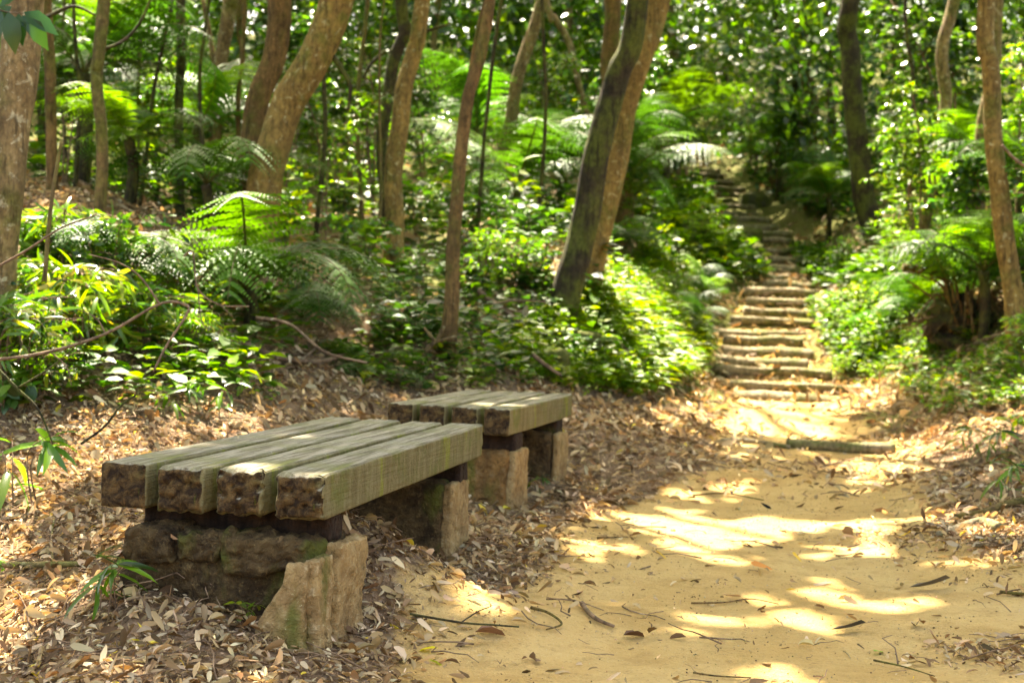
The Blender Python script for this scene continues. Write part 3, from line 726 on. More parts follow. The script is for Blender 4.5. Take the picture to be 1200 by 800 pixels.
tree('dark crooked forked trunk behind the peeling brown trunk', [(452, 260), (450, 170), (455, 80), (473, 30), (468, -10)], 13, 13, 15, 'bark_dark', seed=10,
     stems=[dict(pts=[(458, 62), (480, 42), (505, 35), (528, 28)], w=(6, 3)), dict(pts=[(452, 60), (435, 75), (425, 92)], w=(5, 3))])
tree('brown trunk with peeling bark whose foot stands among dark shrubs', [(456, 330), (458, 240), (472, 120), (484, 60), (493, 0)], 12, 25, 18, 'bark_lichen', seed=11, bump=.15)
tree('slim crooked brown sapling trunk rising behind the benches', [(519, 418), (527, 350), (540, 200), (551, 120), (571, 0)], 9.5, 18, 14, 'bark_brown', seed=12, bump=.12, limbs=True,
     stems=[dict(pts=[(534, 280), (541, 165), (549, 95), (562, 25), (574, -12)], w=(5, 4), mat='bark_brown')])
tree('pale leaning trunk deep among the bright ferns', [(580, 215), (594, 150), (607, 80), (636, 0)], 17, 16, 14, 'bark_pale', seed=13)
tree('dark mossy left stem of the twin trunks leaning over the bank', [(652, 366), (672, 300), (700, 200), (725, 90), (744, 0)], 11.5, 36, 26, 'bark_dark', seed=14, stems=[dict(pts=[(655, 352), (662, 378), (668, 386)], w=(10, 5), name='root', mat='bark_moss')])
tree('brown right stem of the twin trunks leaning over the bank', [(688, 338), (706, 260), (722, 150), (745, 70), (770, 0)], 12.1, 36, 27, 'bark_lichen', seed=15)
tree('short dark trunk showing behind the top of the twin leaning trunks', [(722, 150), (718, 60), (714, 0)], 17, 20, 20, 'bark_brown', seed=16)
tree('thin pale stem arching from the ferns between the twin trunks and the snag', [(678, 90), (668, 50), (650, 20), (640, 0)], 19, 7, 8, 'bark_pale', seed=17, limbs=False)
tree('dark mossy trunk on the slope right of the log stairway', [(1020, 276), (1008, 230), (1000, 160), (998, 60), (996, 0)], 20, 27, 22, 'bark_dark', seed=18)
tree('dim trunk in the shade right of the stairway top', [(952, 170), (950, 120), (944, 60), (938, 0)], 28, 13, 14, 'bark_brown', seed=19)
tree('thin dim trunk left of the shaded trunk near the stairway top', [(928, 180), (931, 100), (934, 0)], 30, 8, 9, 'bark_dark', seed=20)
tree('pale twisted trunk half hidden by glossy leaves on the right', [(1084, 270), (1094, 200), (1108, 120), (1104, 60), (1118, 0)], 16, 14, 14, 'bark_pale', seed=21)
tree('reddish-brown crooked trunk near the right edge of the picture', [(1188, 410), (1186, 330), (1172, 240), (1164, 160), (1160, 80), (1153, 0)], 11, 24, 20, 'bark_lichen', seed=22, bump=.08)
tree('pale grey trunk hidden in leaves behind the reddish right-edge trunk', [(1146, 250), (1146, 180), (1164, 80), (1170, 0)], 15, 16, 13, 'bark_pale', seed=23)
tree('slim far trunk on the hill above the left ferns', [(30, 170), (38, 80), (40, 0)], 20, 12, 10, 'bark_dark', seed=24)
tree('slim straight far trunk between the snag and the brown trunk', [(288, 150), (284, 60), (280, 0)], 22, 7, 7, 'bark_brown', seed=25)
tree('leaning far stem above the ferns left of the crooked sapling', [(520, 150), (508, 60), (512, 0)], 22, 7, 8, 'bark_moss', seed=26)
tree('pale far trunk just right of the twin trunks at the top', [(790, 90), (788, 40), (786, 0)], 27, 12, 11, 'bark_pale', seed=27)
tree('pale far trunk left of the twin trunks at the top', [(664, 60), (665, 20), (666, -20)], 25, 13, 12, 'bark_pale', seed=28)
tree('slender far trunk above the stairway top', [(846, 130), (852, 50), (850, 0)], 38, 9, 9, 'bark_dark', seed=29)
tree('dim far trunk between the stairway top and the dark slope trunk', [(975, 180), (972, 90), (968, 0)], 32, 9, 9, 'bark_brown', seed=30)
tree('slim far trunk behind the glossy leaves right of the dark slope trunk', [(1052, 150), (1048, 70), (1046, 0)], 26, 11, 10, 'bark_pale', seed=31)
tree('thin stem leaning behind the thick lichen-spotted trunk', [(410, 230), (402, 120), (395, 30)], 16, 7, 7, 'bark_moss', seed=32)
for k_, (lb, pts_, d_, w_, m_) in enumerate([
    ('thin dark stem left of the wavy mossy trunk, crossing its side branch', [(88, 200), (92, 100), (86, 0)], 11, 5, 'bark_dark'), ('thin crooked stem between the black pole and the snag', [(240, 210), (234, 110), (246, 0)], 11.5, 5, 'bark_dark'),
    ('thin straight stem just left of the dark brown trunk', [(284, 230), (280, 120), (286, 0)], 12.5, 6, 'bark_brown'), ('thin dark stem right of the thick lichen-spotted trunk', [(372, 270), (380, 150), (376, 0)], 12, 6, 'bark_dark'),
    ('thin mossy stem between the forked trunk and the thick lichen-spotted trunk', [(424, 250), (420, 120), (430, 0)], 13, 6, 'bark_moss'), ('thin dark stem right of the slim crooked sapling trunk', [(562, 240), (572, 120), (588, 0)], 13, 5, 'bark_dark'),
    ('thin upright stem left of the twin leaning trunks', [(632, 250), (640, 120), (634, 0)], 14, 5, 'bark_dark'), ('thin dark stem at the left among the ferns, right of the dark thin trunk', [(78, 190), (70, 90), (76, 0)], 13, 4, 'bark_dark'),
    ('thin shaded stem left of the dark slope trunk', [(905, 170), (912, 80), (908, 0)], 29, 6, 'bark_dark'), ('thin stem right of the dark slope trunk among bright leaves', [(1066, 200), (1070, 100), (1062, 0)], 17, 5, 'bark_dark')]):
    tree(lb, pts_, d_, w_, w_ * .85, m_, seed=60 + k_, limbs=False, bump=.12)
tree('thin yellowish stem left of the peeling brown trunk', [(432, 350), (440, 270), (446, 230)], 11.5, 5, 4, 'bark_moss', seed=33, limbs=False, top=3)
# unseen trees added outside the picture so their crowns shade the trail
for i, (x, y, lab) in enumerate([(-4.2, 7.5, 'unseen tall brown tree added left of the picture for its shade'), (4.6, 9.5, 'unseen tall brown tree added right of the picture by the bank for its shade'), (6.5, 14, 'unseen tall pale tree added for shade up the right bank outside the picture'), (-7, 13, 'unseen tall dark tree added for shade up the left bank outside the picture')]):
    g0 = hzf(x, y)[0]; d = y
    q = [np.array([x, y, g0 - .1]), np.array([x + .2, y, g0 + 4])]
    px, py, dd = proj(np.array(q))
    tree(lab, [(px[0], py[0]), ((px[0] + px[1]) / 2 + 6, (py[0] + py[1]) / 2), (px[1], py[1])], dd[0], 34, 26, ['bark_brown', 'bark_brown', 'bark_pale', 'bark_dark'][i], seed=40 + i)

# dark leafy spray hanging from the left-edge trunk
def leaf_spray(root, root_loc, P, leaves, size, cols, tpl=T_OVAL, name='leafy_twig'):
    r = np.random.default_rng(5)
    g = Geo(); C = catmull(P, 10); g.add(*tube(C, np.linspace(.005, .002, 10), 5), c=(.12, .08, .04))
    pos = np.array([l[0] for l in leaves]); ax = np.array([l[1] for l in leaves]); n = len(pos)
    scatter(g, tpl, pos, ax, np.array([0, -.8, .5]) + r.normal(0, .25, (n, 3)), size * r.uniform(.85, 1.15, n), pal(cols, n, r))
    o = obj(name, g.mesh(name, M['gloss'], root_loc), root); return o
P0 = [at(-30, -10, 6.2), at(0, 12, 6.2), at(28, 16, 6.2)]
lv = []
for a, b, dx, dy in [(2, 12, -.3, -1), (10, 14, .25, -1), (22, 16, .1, -1), (28, 14, 1, -.5), (26, 18, .8, -.9), (0, 8, .4, .4), (34, 20, .7, -1.2), (-10, 2, .3, -.9), (14, 8, -.8, -.5)]:
    lv.append((at(a, b, 6.2 + rng.normal(0, .04)), np.array([dx, -.15, dy])))
leaf_spray(t_left, np.array(t_left.location), P0, lv, .17, DEEP)

# ------------------------------------------------------------------ sun, and the unseen canopy, its gaps cut where sun patches should fall
EL = math.radians(57); AZ = math.radians(-14)       # azimuth from +y towards +x
SUN = np.array([math.cos(EL) * math.sin(AZ), math.cos(EL) * math.cos(AZ), math.sin(EL)])
E1 = unit(np.cross(SUN, np.array([0, 0, 1.]))); E2 = np.cross(E1, SUN)   # E1 to the right
if E1[0] < 0: E1 = -E1
if E2[1] < 0: E2 = -E2
GAPS = []
def gap_box(x0, y0, x1, y1, wob=.35, s=1.0):
    c = gp([(x0 + x1) / 2, (x0 + x1) / 2, (x0 + x1) / 2, x0, x1], [(y0 + y1) / 2, y0, y1, (y0 + y1) / 2, (y0 + y1) / 2])
    GAPS.append((c[0], (c[4] - c[3]) / 2 * s, (c[1] - c[2]) / 2 * s, wob))
def gap_ball(px, py, d, r, wob=.45):
    c = at(px, py, d); GAPS.append((c, E1 * r, E2 * r, wob))
for b in [(670, 596, 965, 640), (745, 655, 940, 686), (925, 684, 1055, 724), (1000, 614, 1120, 644), (925, 538, 1120, 560), (610, 606, 690, 632), (560, 636, 640, 668),
          (825, 470, 990, 512), (835, 385, 970, 462), (700, 470, 790, 492), (150, 428, 360, 486), (790, 498, 880, 528), (1130, 600, 1200, 636), (1040, 560, 1120, 572), (0, 690, 120, 800), (160, 720, 300, 800), (0, 520, 90, 600), (860, 340, 950, 372), (845, 225, 880, 265), (790, 170, 850, 215)]:
    gap_box(*b)
for b in [(40, 300, 6, .45), (110, 270, 6.4, .5), (200, 340, 6.6, .4), (60, 220, 8, .5), (300, 335, 7.6, .28), (180, 130, 15, 1.1), (110, 90, 18, 1.0), (600, 200, 16, .9), (690, 190, 14.5, .7), (560, 150, 20, 1.0),
          (760, 320, 12.6, .7), (770, 390, 12, .6), (700, 420, 10.8, .5), (820, 330, 15, .7), (1060, 130, 17, 1.3), (1100, 50, 17, 1.0), (1010, 60, 22, 1.2), (1000, 380, 14.5, .7), (960, 345, 17, .5), (1110, 270, 13, .6), (1040, 300, 16, .6), (130, 330, 7, .7), (40, 380, 5.5, .5), (220, 300, 8, .6), (250, 440, 6.8, .6), (120, 280, 8.5, .9), (180, 380, 7, .6), (60, 440, 6, .5), (700, 300, 12, .7), (790, 380, 13, .7), (1080, 180, 15, 1.2), (1130, 120, 16, 1.2), (1020, 200, 18, 1.0), (740, 400, 12, .9), (720, 360, 12.5, .9), (1050, 380, 13, .8), (905, 330, 19, .8),
          (830, 110, 20, .9), (790, 170, 18, .8), (15, 160, 4.9, .22), (345, 130, 10.2, .3), (1176, 280, 9.2, .25), (450, 60, 18, 1.0), (400, 30, 24, 1.3), (250, 40, 22, 1.3), (900, 60, 34, 2.0), (700, 40, 28, 1.6),
          (420, 496, 5.1, .07), (470, 500, 5.3, .10), (330, 510, 4.7, .05), (300, 525, 4.3, .06), (560, 467, 6.9, .12), (630, 467, 7.3, .10), (500, 497, 5.5, .06), (580, 330, 12, .4), (490, 390, 10, .35)]:
    gap_ball(*b)

st_ = .27
us = np.arange(-17, 19, st_); vs_ = np.arange(-.5, 44, st_)
U, Vv = np.meshgrid(us, vs_); U = U.ravel(); Vv = Vv.ravel()
U = np.concatenate([U, U + st_ * .5, U + st_ * .25]); Vv = np.concatenate([Vv, Vv + st_ * .5, Vv + st_ * .75])
U = U + rng.uniform(-.12, .12, len(U)); Vv = Vv + rng.uniform(-.12, .12, len(Vv))
# ground point under each ray, to choose how open the canopy is there
P = U[:, None] * E1 + Vv[:, None] * E2
t = np.zeros(len(P))
for _ in range(12):
    X = P + t[:, None] * SUN; t = t - (X[:, 2] - hzf(X[:, 0], X[:, 1])) / SUN[2] * .8
Gd = P + t[:, None] * SUN
nz = fbm(np.c_[U * 1.15, Vv * 1.15, U * 0], 91, 3, .55)
trail = sstep(9, 6.5, Gd[:, 1]) * sstep(-2.6, -1.6, Gd[:, 0])
thr = (.05 + .12 * sstep(15, 22, Gd[:, 1])) * (1 - trail) + .70 * trail
keep = nz < thr
wob = fbm(np.c_[U * 2.2, Vv * 2.2, U * 0 + 5], 95, 3)
for c, a, b, wb in GAPS:
    cu, cv = c @ E1, c @ E2
    Mx = np.array([[a @ E1, b @ E1], [a @ E2, b @ E2]])
    Mx = Mx + np.eye(2) * 1e-6
    q = np.linalg.solve(Mx, np.stack([U - cu, Vv - cv]))
    keep &= (np.hypot(q[0], q[1]) * (1 + wb * wob)) > 1.0
P = P[keep]; h = rng.uniform(5.6, 9.5, len(P))
t = np.zeros(len(P))
for _ in range(14):
    X = P + t[:, None] * SUN; t = t - (X[:, 2] - hzf(X[:, 0], X[:, 1]) - h) / SUN[2] * .8
X = P + t[:, None] * SUN
print('canopy leaves', len(X))
tops = np.array([tp for _, tp, _ in TREES])
own = ((X[:, None, :2] - tops[None, :, :2]) ** 2).sum(2).argmin(1)
for k, (root, tp, rl) in enumerate(TREES):
    s = own == k; n = int(s.sum())
    if n == 0: continue
    g = Geo(); nr = unit(SUN + .5 * rng.standard_normal((n, 3)))
    scatter(g, T_CAN, X[s], rand_dirs(n), nr, rng.uniform(.5, .68, n), pal(GREEN, n))
    obj('shade_crown', g.mesh('shade_crown', M['leaf'], rl), root)  # out-of-view leaf layer, shaped to shade the ground between chosen sun patches

sun = bpy.data.lights.new('sun', 'SUN'); sun.energy = 5.0; sun.angle = math.radians(.53); sun.color = (1, .965, .89)
so = bpy.data.objects.new('sun', sun); COL.objects.link(so); so.rotation_euler = Vector(SUN).to_track_quat('Z', 'Y').to_euler()
W = bpy.data.worlds.new('World'); bpy.context.scene.world = W; W.use_nodes = True
nt = W.node_tree; nt.nodes.clear()
sk = nt.nodes.new('ShaderNodeTexSky'); sk.sky_type = 'NISHITA'; sk.sun_disc = False; sk.sun_elevation = EL; sk.sun_rotation = AZ; sk.air_density = 1.0; sk.dust_density = 6; sk.ozone_density = 1.0
bg = nt.nodes.new('ShaderNodeBackground'); bg.inputs[1].default_value = .15; wo = nt.nodes.new('ShaderNodeOutputWorld')
nt.links.new(sk.outputs[0], bg.inputs[0]); nt.links.new(bg.outputs[0], wo.inputs[0])

# ------------------------------------------------------------------ litter, twigs, ground cover (nobody could count them)
def in_view(P, mx=170, my=60):
    px, py, d = proj(P); return (d > .5) & (px > -mx) & (px < 1200 + mx) & (py > -my) & (py < 800 + 160)
EPS = .05
def slope_n(x, y):
    return unit(np.stack([-(hzf(x + EPS, y) - hzf(x - EPS, y)) / (2 * EPS), -(hzf(x, y + EPS) - hzf(x, y - EPS)) / (2 * EPS), np.ones_like(x)], 1))
def spread(n, x0, x1, y0, y1, dens, r=rng):
    x = r.uniform(x0, x1, n); y = r.uniform(y0, y1, n)
    k = r.random(n) < dens(x, y); x, y = x[k], y[k]
    P = np.stack([x, y, hzf(x, y)], 1); return P[in_view(P)]

def dens_litter(x, y):
    m = sand_mask(x, y); d = np.clip((1 - m) * 1.15 - .1, 0, 1)
    pile = np.exp(-(((x - 1.45) / .22) ** 2 + ((y - 3.95) / .13) ** 2)) * 1.0 + np.exp(-(((x - 1.75) / .3) ** 2 + ((y - 5.9) / .2) ** 2)) * .25
    band = np.exp(-((y - 7.9 - .3 * np.sin(3 * x)) / .35) ** 2) * .3
    edge = sstep(.55, .0, sand_sd(x, y)) * .10
    n = fbm(xy3(x * 2.5, y * 2.5), 41, 3)
    return np.clip(d * (.75 + .5 * n) + pile + band * (n > 0) + edge + .012, 0, 1)
LIT = Geo()
def litter(n, x0, x1, y0, y1, size, lift, f=1.0):
    P = spread(n, x0, x1, y0, y1, lambda x, y: dens_litter(x, y) * f)
    nn = len(P); N0 = slope_n(P[:, 0], P[:, 1]); idx = rng.choice(6, nn, p=[.22, .22, .18, .17, .20, .01])
    nr = unit(N0 + .4 * rng.standard_normal((nn, 3))); P[:, 2] += rng.uniform(.002, lift, nn)
    a = rand_dirs(nn); a = unit(a - (a * nr).sum(1)[:, None] * nr)
    c = pal(DRY, nn, w=DRYW, hue=.035, jit=.22); s = size * rng.uniform(.35, 1.5, nn)
    for k in range(6):
        m = idx == k; scatter(LIT, T_DRY[k], P[m], a[m], nr[m], s[m], c[m], rng.uniform(.5, 1.0, m.sum()))
litter(50000, -2.4, 2.2, 3.2, 6.2, .041, .018)
litter(30000, -3.6, 3.4, 6.2, 10.5, .055, .025)
litter(26000, -2.4, 2.2, 3.2, 7.0, .022, .016)
litter(9000, -6, 6, 10.5, 20, .12, .03, .8)
litter(16000, -.5, 5.5, 9.0, 15.5, .075, .03)
litter(3500, 1.8, 5, 13, 24, .09, .03, 1.2)
litter(5000, -12, 12, 20, 34, .2, .04, .6)
tag(obj('leaf_litter', LIT.mesh('leaf_litter', M['dry'])), 'dry tan leaf litter strewn over the forest floor beside the sandy path', 'leaf litter', kind='stuff')

def twig_tpl(seed):
    r = np.random.default_rng(seed); k = 5
    C = np.stack([np.cumsum(r.normal(0, .09, k)), np.linspace(0, 1, k), np.abs(np.cumsum(r.normal(0, .03, k)))], 1); C[0] = 0
    v, t, q = tube(C, np.linspace(.016, .007, k), 4); return v, t, q
TW = [twig_tpl(i) for i in range(5)]
TWG = Geo()
def twigs(n, x0, x1, y0, y1, size, dens):
    P = spread(n, x0, x1, y0, y1, dens); nn = len(P); idx = rng.integers(0, 5, nn); nr = unit(slope_n(P[:, 0], P[:, 1]) + .15 * rng.standard_normal((nn, 3)))
    P[:, 2] += rng.uniform(.003, .02, nn); a = rand_dirs(nn); a = unit(a - (a * nr).sum(1)[:, None] * nr); c = pal([(1, 1, 1)], nn)
    for k in range(5):
        m = idx == k; scatter(TWG, TW[k], P[m], a[m], nr[m], size * rng.uniform(.4, 1.5, m.sum()) , c[m])
twigs(4200, -2.4, 2.2, 3.2, 6.2, .13, lambda x, y: np.clip(dens_litter(x, y) * .8 + .03, 0, 1))
twigs(1800, -3.6, 3.6, 6.2, 11, .2, lambda x, y: np.clip(dens_litter(x, y), 0, 1))
twigs(900, -6, 6, 11, 20, .4, lambda x, y: np.clip(dens_litter(x, y), 0, 1))
tag(obj('twig_litter', TWG.mesh('twig_litter', M['twig'])), 'thin dry twigs scattered among the fallen leaves', 'twig litter', kind='stuff')

# crumbs and grit on the sand
GR = Geo()
P = spread(7000, -.6, 2.4, 3.2, 8.2, lambda x, y: sand_mask(x, y) * (.25 + .75 * (fbm(xy3(x * 3, y * 3), 43, 3) > .08)))
nn = len(P); oct_v = np.array([(1, 0, 0), (-1, 0, 0), (0, 1, 0), (0, -1, 0), (0, 0, .7), (0, 0, -.7)]); oct_t = np.array([(0, 2, 4), (2, 1, 4), (1, 3, 4), (3, 0, 4), (2, 0, 5), (1, 2, 5), (3, 1, 5), (0, 3, 5)])
scatter(GR, (oct_v, oct_t, np.zeros((0, 4), int)), P + [0, 0, .002], rand_dirs(nn) * [1, 1, .2], np.array([0, 0, 1.]) + .3 * rng.standard_normal((nn, 3)), rng.uniform(.0012, .0042, nn), pal([(.30, .2, .08), (.22, .14, .06), (.14, .09, .045), (.45, .34, .2)], nn), rng.uniform(.5, 1.6, nn))
tag(obj('grit', GR.mesh('grit', M['dry'])), 'small crumbs and bark bits scattered on the sandy path', 'grit', kind='stuff')

def rosettes(G, P, nl, size, cols, tpl=T_OVAL, h=.1):
    n = len(P); m = rng.integers(nl[0], nl[1] + 1, n); b = np.repeat(np.arange(n), m); k = len(b)
    sc_ = rng.uniform(.6, 1.4, n)[b]; a = rng.uniform(0, 2 * PI, k); up = rng.uniform(.05, .9, k)
    ax = np.stack([np.cos(a), np.sin(a), up * .7], 1); hh = rng.uniform(.15, 1, k) * h * sc_
    pos = P[b] + np.stack([np.cos(a) * .02, np.sin(a) * .02, hh], 1)
    base = pal(cols, n)[b]
    scatter(G, tpl, pos, ax, np.array([0, 0, 1.]) + .3 * rng.standard_normal((k, 3)), size * sc_ * rng.uniform(.7, 1.2, k), base * rng.uniform(.75, 1.25, (k, 1)))
def poly_px(pts, n):
    """ground points seen inside a picture polygon"""
    pts = np.array(pts, float); lo, hi = pts.min(0), pts.max(0)
    x = rng.uniform(lo[0], hi[0], n * 3); y = rng.uniform(lo[1], hi[1], n * 3); ins = np.zeros(len(x), bool)
    for i in range(len(pts)):
        a, b = pts[i], pts[(i + 1) % len(pts)]
        c = (a[1] > y) != (b[1] > y); xi = a[0] + (y - a[1]) / (b[1] - a[1] + 1e-9) * (b[0] - a[0]); ins ^= c & (x < xi)
    return gp(x[ins][:n], y[ins][:n])
GC = Geo()
rosettes(GC, poly_px([(575, 420), (640, 380), (690, 350), (760, 290), (800, 290), (830, 340), (828, 430), (760, 470), (660, 460)], 3200), (6, 10), .062, LIME, T_OVAL, .16)
rosettes(GC, poly_px([(690, 380), (760, 290), (830, 340), (828, 430), (760, 468)], 900), (6, 10), .15, LIME, T_LANCE, .14)
rosettes(GC, poly_px([(440, 300), (640, 250), (660, 370), (600, 450), (430, 400)], 420), (5, 8), .10, GREEN + DEEP, T_OVAL, .2)
rosettes(GC, poly_px([(0, 330), (180, 300), (380, 400), (330, 480), (60, 480), (0, 500)], 260), (5, 9), .10, GREEN + LIME, T_OVAL, .16)
rosettes(GC, poly_px([(945, 360), (1060, 330), (1150, 400), (1040, 440), (985, 440)], 1600), (6, 10), .07, LIME + GREEN, T_OVAL, .14)
rosettes(GC, poly_px([(1010, 310), (1100, 300), (1120, 340), (960, 340), (920, 290)], 600), (6, 10), .12, GREEN, T_OVAL, .16)
rosettes(GC, poly_px([(820, 130), (1000, 150), (1010, 280), (900, 235), (850, 180)], 420), (6, 10), .16, GREEN + DEEP, T_OVAL, .2)
rosettes(GC, poly_px([(700, 180), (800, 190), (900, 330), (840, 330), (770, 290)], 800), (6, 10), .14, GREEN + LIME, T_OVAL, .2)
rosettes(GC, poly_px([(1030, 440), (1200, 400), (1200, 480), (1100, 490)], 420), (5, 8), .06, GREEN + LIME, T_OVAL, .1)
P = spread(9500, -14, 15, 10.5, 34, lambda x, y: (1 - np.clip(stair := sstep(1.2, .5, np.abs(x - np.interp(y, LY, LX)) - np.interp(y, LY, LW)), 0, 1)) * (.25 + .75 * (fbm(xy3(x * .9, y * .9), 51, 3) > -.05)))
P = P[(sand_sd(P[:, 0], P[:, 1]) < -.6) & (np.abs(P[:, 0] - np.interp(P[:, 1], LY, LX)) > np.interp(P[:, 1], LY, LW) + .5)]
rosettes(GC, P[::2], (7, 12), .15, GREEN + DEEP, T_OVAL, .34)
rosettes(GC, P[1::2], (7, 12), .15, GREEN + LIME, T_OVAL, .6)
rosettes(GC, poly_px([(380, 415), (470, 380), (640, 400), (660, 455), (430, 462)], 260), (5, 8), .07, GREEN + LIME, T_OVAL, .1)
tag(obj('ground_cover', GC.mesh('ground_cover', M['leaf'])), 'low bright green seedlings and herbs covering the banks beside the steps', 'ground cover', kind='stuff')

# moss and small weeds between the steps
# the far wood that reads as one mass
FW = Geo(); n = 6200
x = rng.uniform(-1, 1, n); y = 22 + 42 * rng.random(n) ** 1.2; x = x * (.46 * y + 3); z = hzf(x, y) + rng.uniform(0, 1, n) ** .8 * (5.0 + .26 * (y - 22))
keepc = ~((np.abs(x - np.interp(y, LY, LX)) < 1.6) & (y < LY[-1] + 2) & (z < hzf(x, y) + 2.2)); x, y, z = x[keepc], y[keepc], z[keepc]; n = len(x)
m = 34; C = np.repeat(np.stack([x, y, z], 1), m, 0) + rng.normal(0, 1, (n * m, 3)) * np.array([.75, .75, .5])
scatter(FW, T_CAN, C, rand_dirs(n * m), np.array([0, -.15, .8]) + .6 * rng.standard_normal((n * m, 3)), rng.uniform(.12, .24, n * m), np.repeat(pal(GREEN + DEEP + GREEN, n), m, 0), .8)
n = 1300; x = rng.uniform(-1, 1, n); y = rng.uniform(50, 72, n); x = x * (.5 * y); z = hzf(x, y) + rng.uniform(0, 10, n)
C = np.repeat(np.stack([x, y, z], 1), 30, 0) + rng.normal(0, 1, (n * 30, 3)) * np.array([1.1, 1.1, .8]); n *= 30
scatter(FW, T_CAN, C, rand_dirs(n), np.array([0, -.5, .6]) + .6 * rng.standard_normal((n, 3)), rng.uniform(.3, .55, n), np.repeat(pal(GREEN + DEEP, n // 30), 30, 0))
tag(obj('far_wood', FW.mesh('far_wood', M['gloss'])), 'dense leafy wood far up the slope behind the trees', 'wood', kind='stuff')

# ------------------------------------------------------------------ saplings, shrubs and leafy plants
G1 = 'leafy understorey saplings'; G2 = 'leafy shrubs in the undergrowth'
SAP = [  # column, depth, top row, variant, label
    (20, 13, -20, 0, 'leafy sapling behind the pale left-edge trunk'), (85, 16, -60, 1, 'bright leafy sapling between the left-edge trunk and the wavy mossy trunk'),
    (140, 20, -60, 2, 'tall leafy sapling behind the wavy mossy trunk'), (190, 22, -40, 1, 'light green sapling behind the black pole-like trunk'),
    (235, 15, 60, 0, 'leafy sapling right of the black pole-like trunk'), (262, 24, -60, 1, 'sunlit sapling behind the pale broken snag'),
    (350, 18, -30, 2, 'dark leafy sapling behind the thick lichen-spotted trunk'), (385, 15, 60, 0, 'dark leafy sapling just right of the thick lichen-spotted trunk'),
    (420, 22, -50, 1, 'sunlit sapling left of the dark crooked forked trunk'), (400, 13, 190, 2, 'deep green bushy sapling between the leaning trunk and the peeling trunk'),
    (500, 16, 40, 0, 'leafy sapling between the peeling trunk and the crooked sapling trunk'), (495, 14, 190, 1, 'small-leaved sapling at the foot of the crooked sapling trunk'),
    (545, 24, -40, 1, 'bright sapling beyond the slim crooked sapling trunk'), (605, 26, -50, 2, 'leafy sapling beyond the pale leaning trunk among ferns'),
    (660, 24, -20, 1, 'sunlit sapling left of the twin leaning trunks at the top'), (700, 26, -60, 0, 'tall sapling behind the top of the twin leaning trunks'),
    (760, 22, 30, 2, 'broad-leaved sapling right of the twin leaning trunks'), (800, 27, -30, 1, 'yellow-green sapling above the left side of the stairway'),
    (850, 40, -40, 0, 'leafy sapling above the stairway top'), (900, 36, -30, 1, 'hazy leafy sapling right of the stairway top'), (935, 26, 90, 2, 'shaded sapling left of the dark slope trunk'),
    (965, 30, -30, 0, 'leafy sapling behind the dark slope trunk'), (1066, 20.5, 20, 1, 'bright glossy sapling just right of the dark slope trunk'), (1075, 15.5, 40, 1, 'sunlit glossy-leaved sapling before the pale twisted trunk'),
    (1072, 17, 110, 0, 'low-branched bright sapling whose twigs reach across the dark slope trunk'), (1120, 18, -60, 0, 'tall glossy sapling right of the pale twisted trunk'), (1135, 13.5, 120, 2, 'bushy sapling left of the reddish right-edge trunk'),
    (1185, 14, -40, 1, 'leafy sapling behind the reddish right-edge trunk'), (1080, 26, -60, 2, 'tall sapling far behind the pale twisted trunk'), (1000, 36, -60, 1, 'sapling far up the slope behind the dark slope trunk'),
    (1215, 11, 60, 0, 'sapling cut by the right edge of the picture'), (-15, 9, 120, 1, 'sapling cut by the left edge of the picture'),
    (310, 26, -60, 0, 'tall sapling far behind the dark brown trunk'), (460, 27, -60, 2, 'tall sapling far behind the forked trunk'), (60, 26, -80, 0, 'tall far sapling above the left ferns'), (730, 17, 150, 1, 'low sapling right behind the twin leaning trunks'),
    (165, 12.5, 20, 1, 'small-leaved sapling between the two thin stems left of the black pole'), (70, 11.5, 30, 0, 'leafy sapling close behind the dark thin trunk at the left'), (375, 12.5, 20, 1, 'small-leaved sapling right beside the thick lichen-spotted trunk'), (435, 15, 0, 1, 'bright sapling behind the dark crooked forked trunk'),
    (520, 19, 10, 1, 'sunlit small-leaved sapling behind the slim crooked sapling trunk'), (630, 19, 0, 1, 'bright small-leaved sapling behind the pale leaning trunk'), (690, 18.5, 20, 0, 'leafy sapling seen between the pale leaning trunk and the twin trunks'), (775, 24, 0, 1, 'lime sapling above the tree fern right of the twin trunks'),
    (320, 15, 0, 0, 'shaded sapling behind the pair of leaning trunks'), (215, 18, 0, 1, 'bright sapling right behind the black pole-like trunk')]
for px, d, pt, v, lab in SAP: bush('sapling', px, d, pt, lab, 'sapling', 'sapling', G1, v)
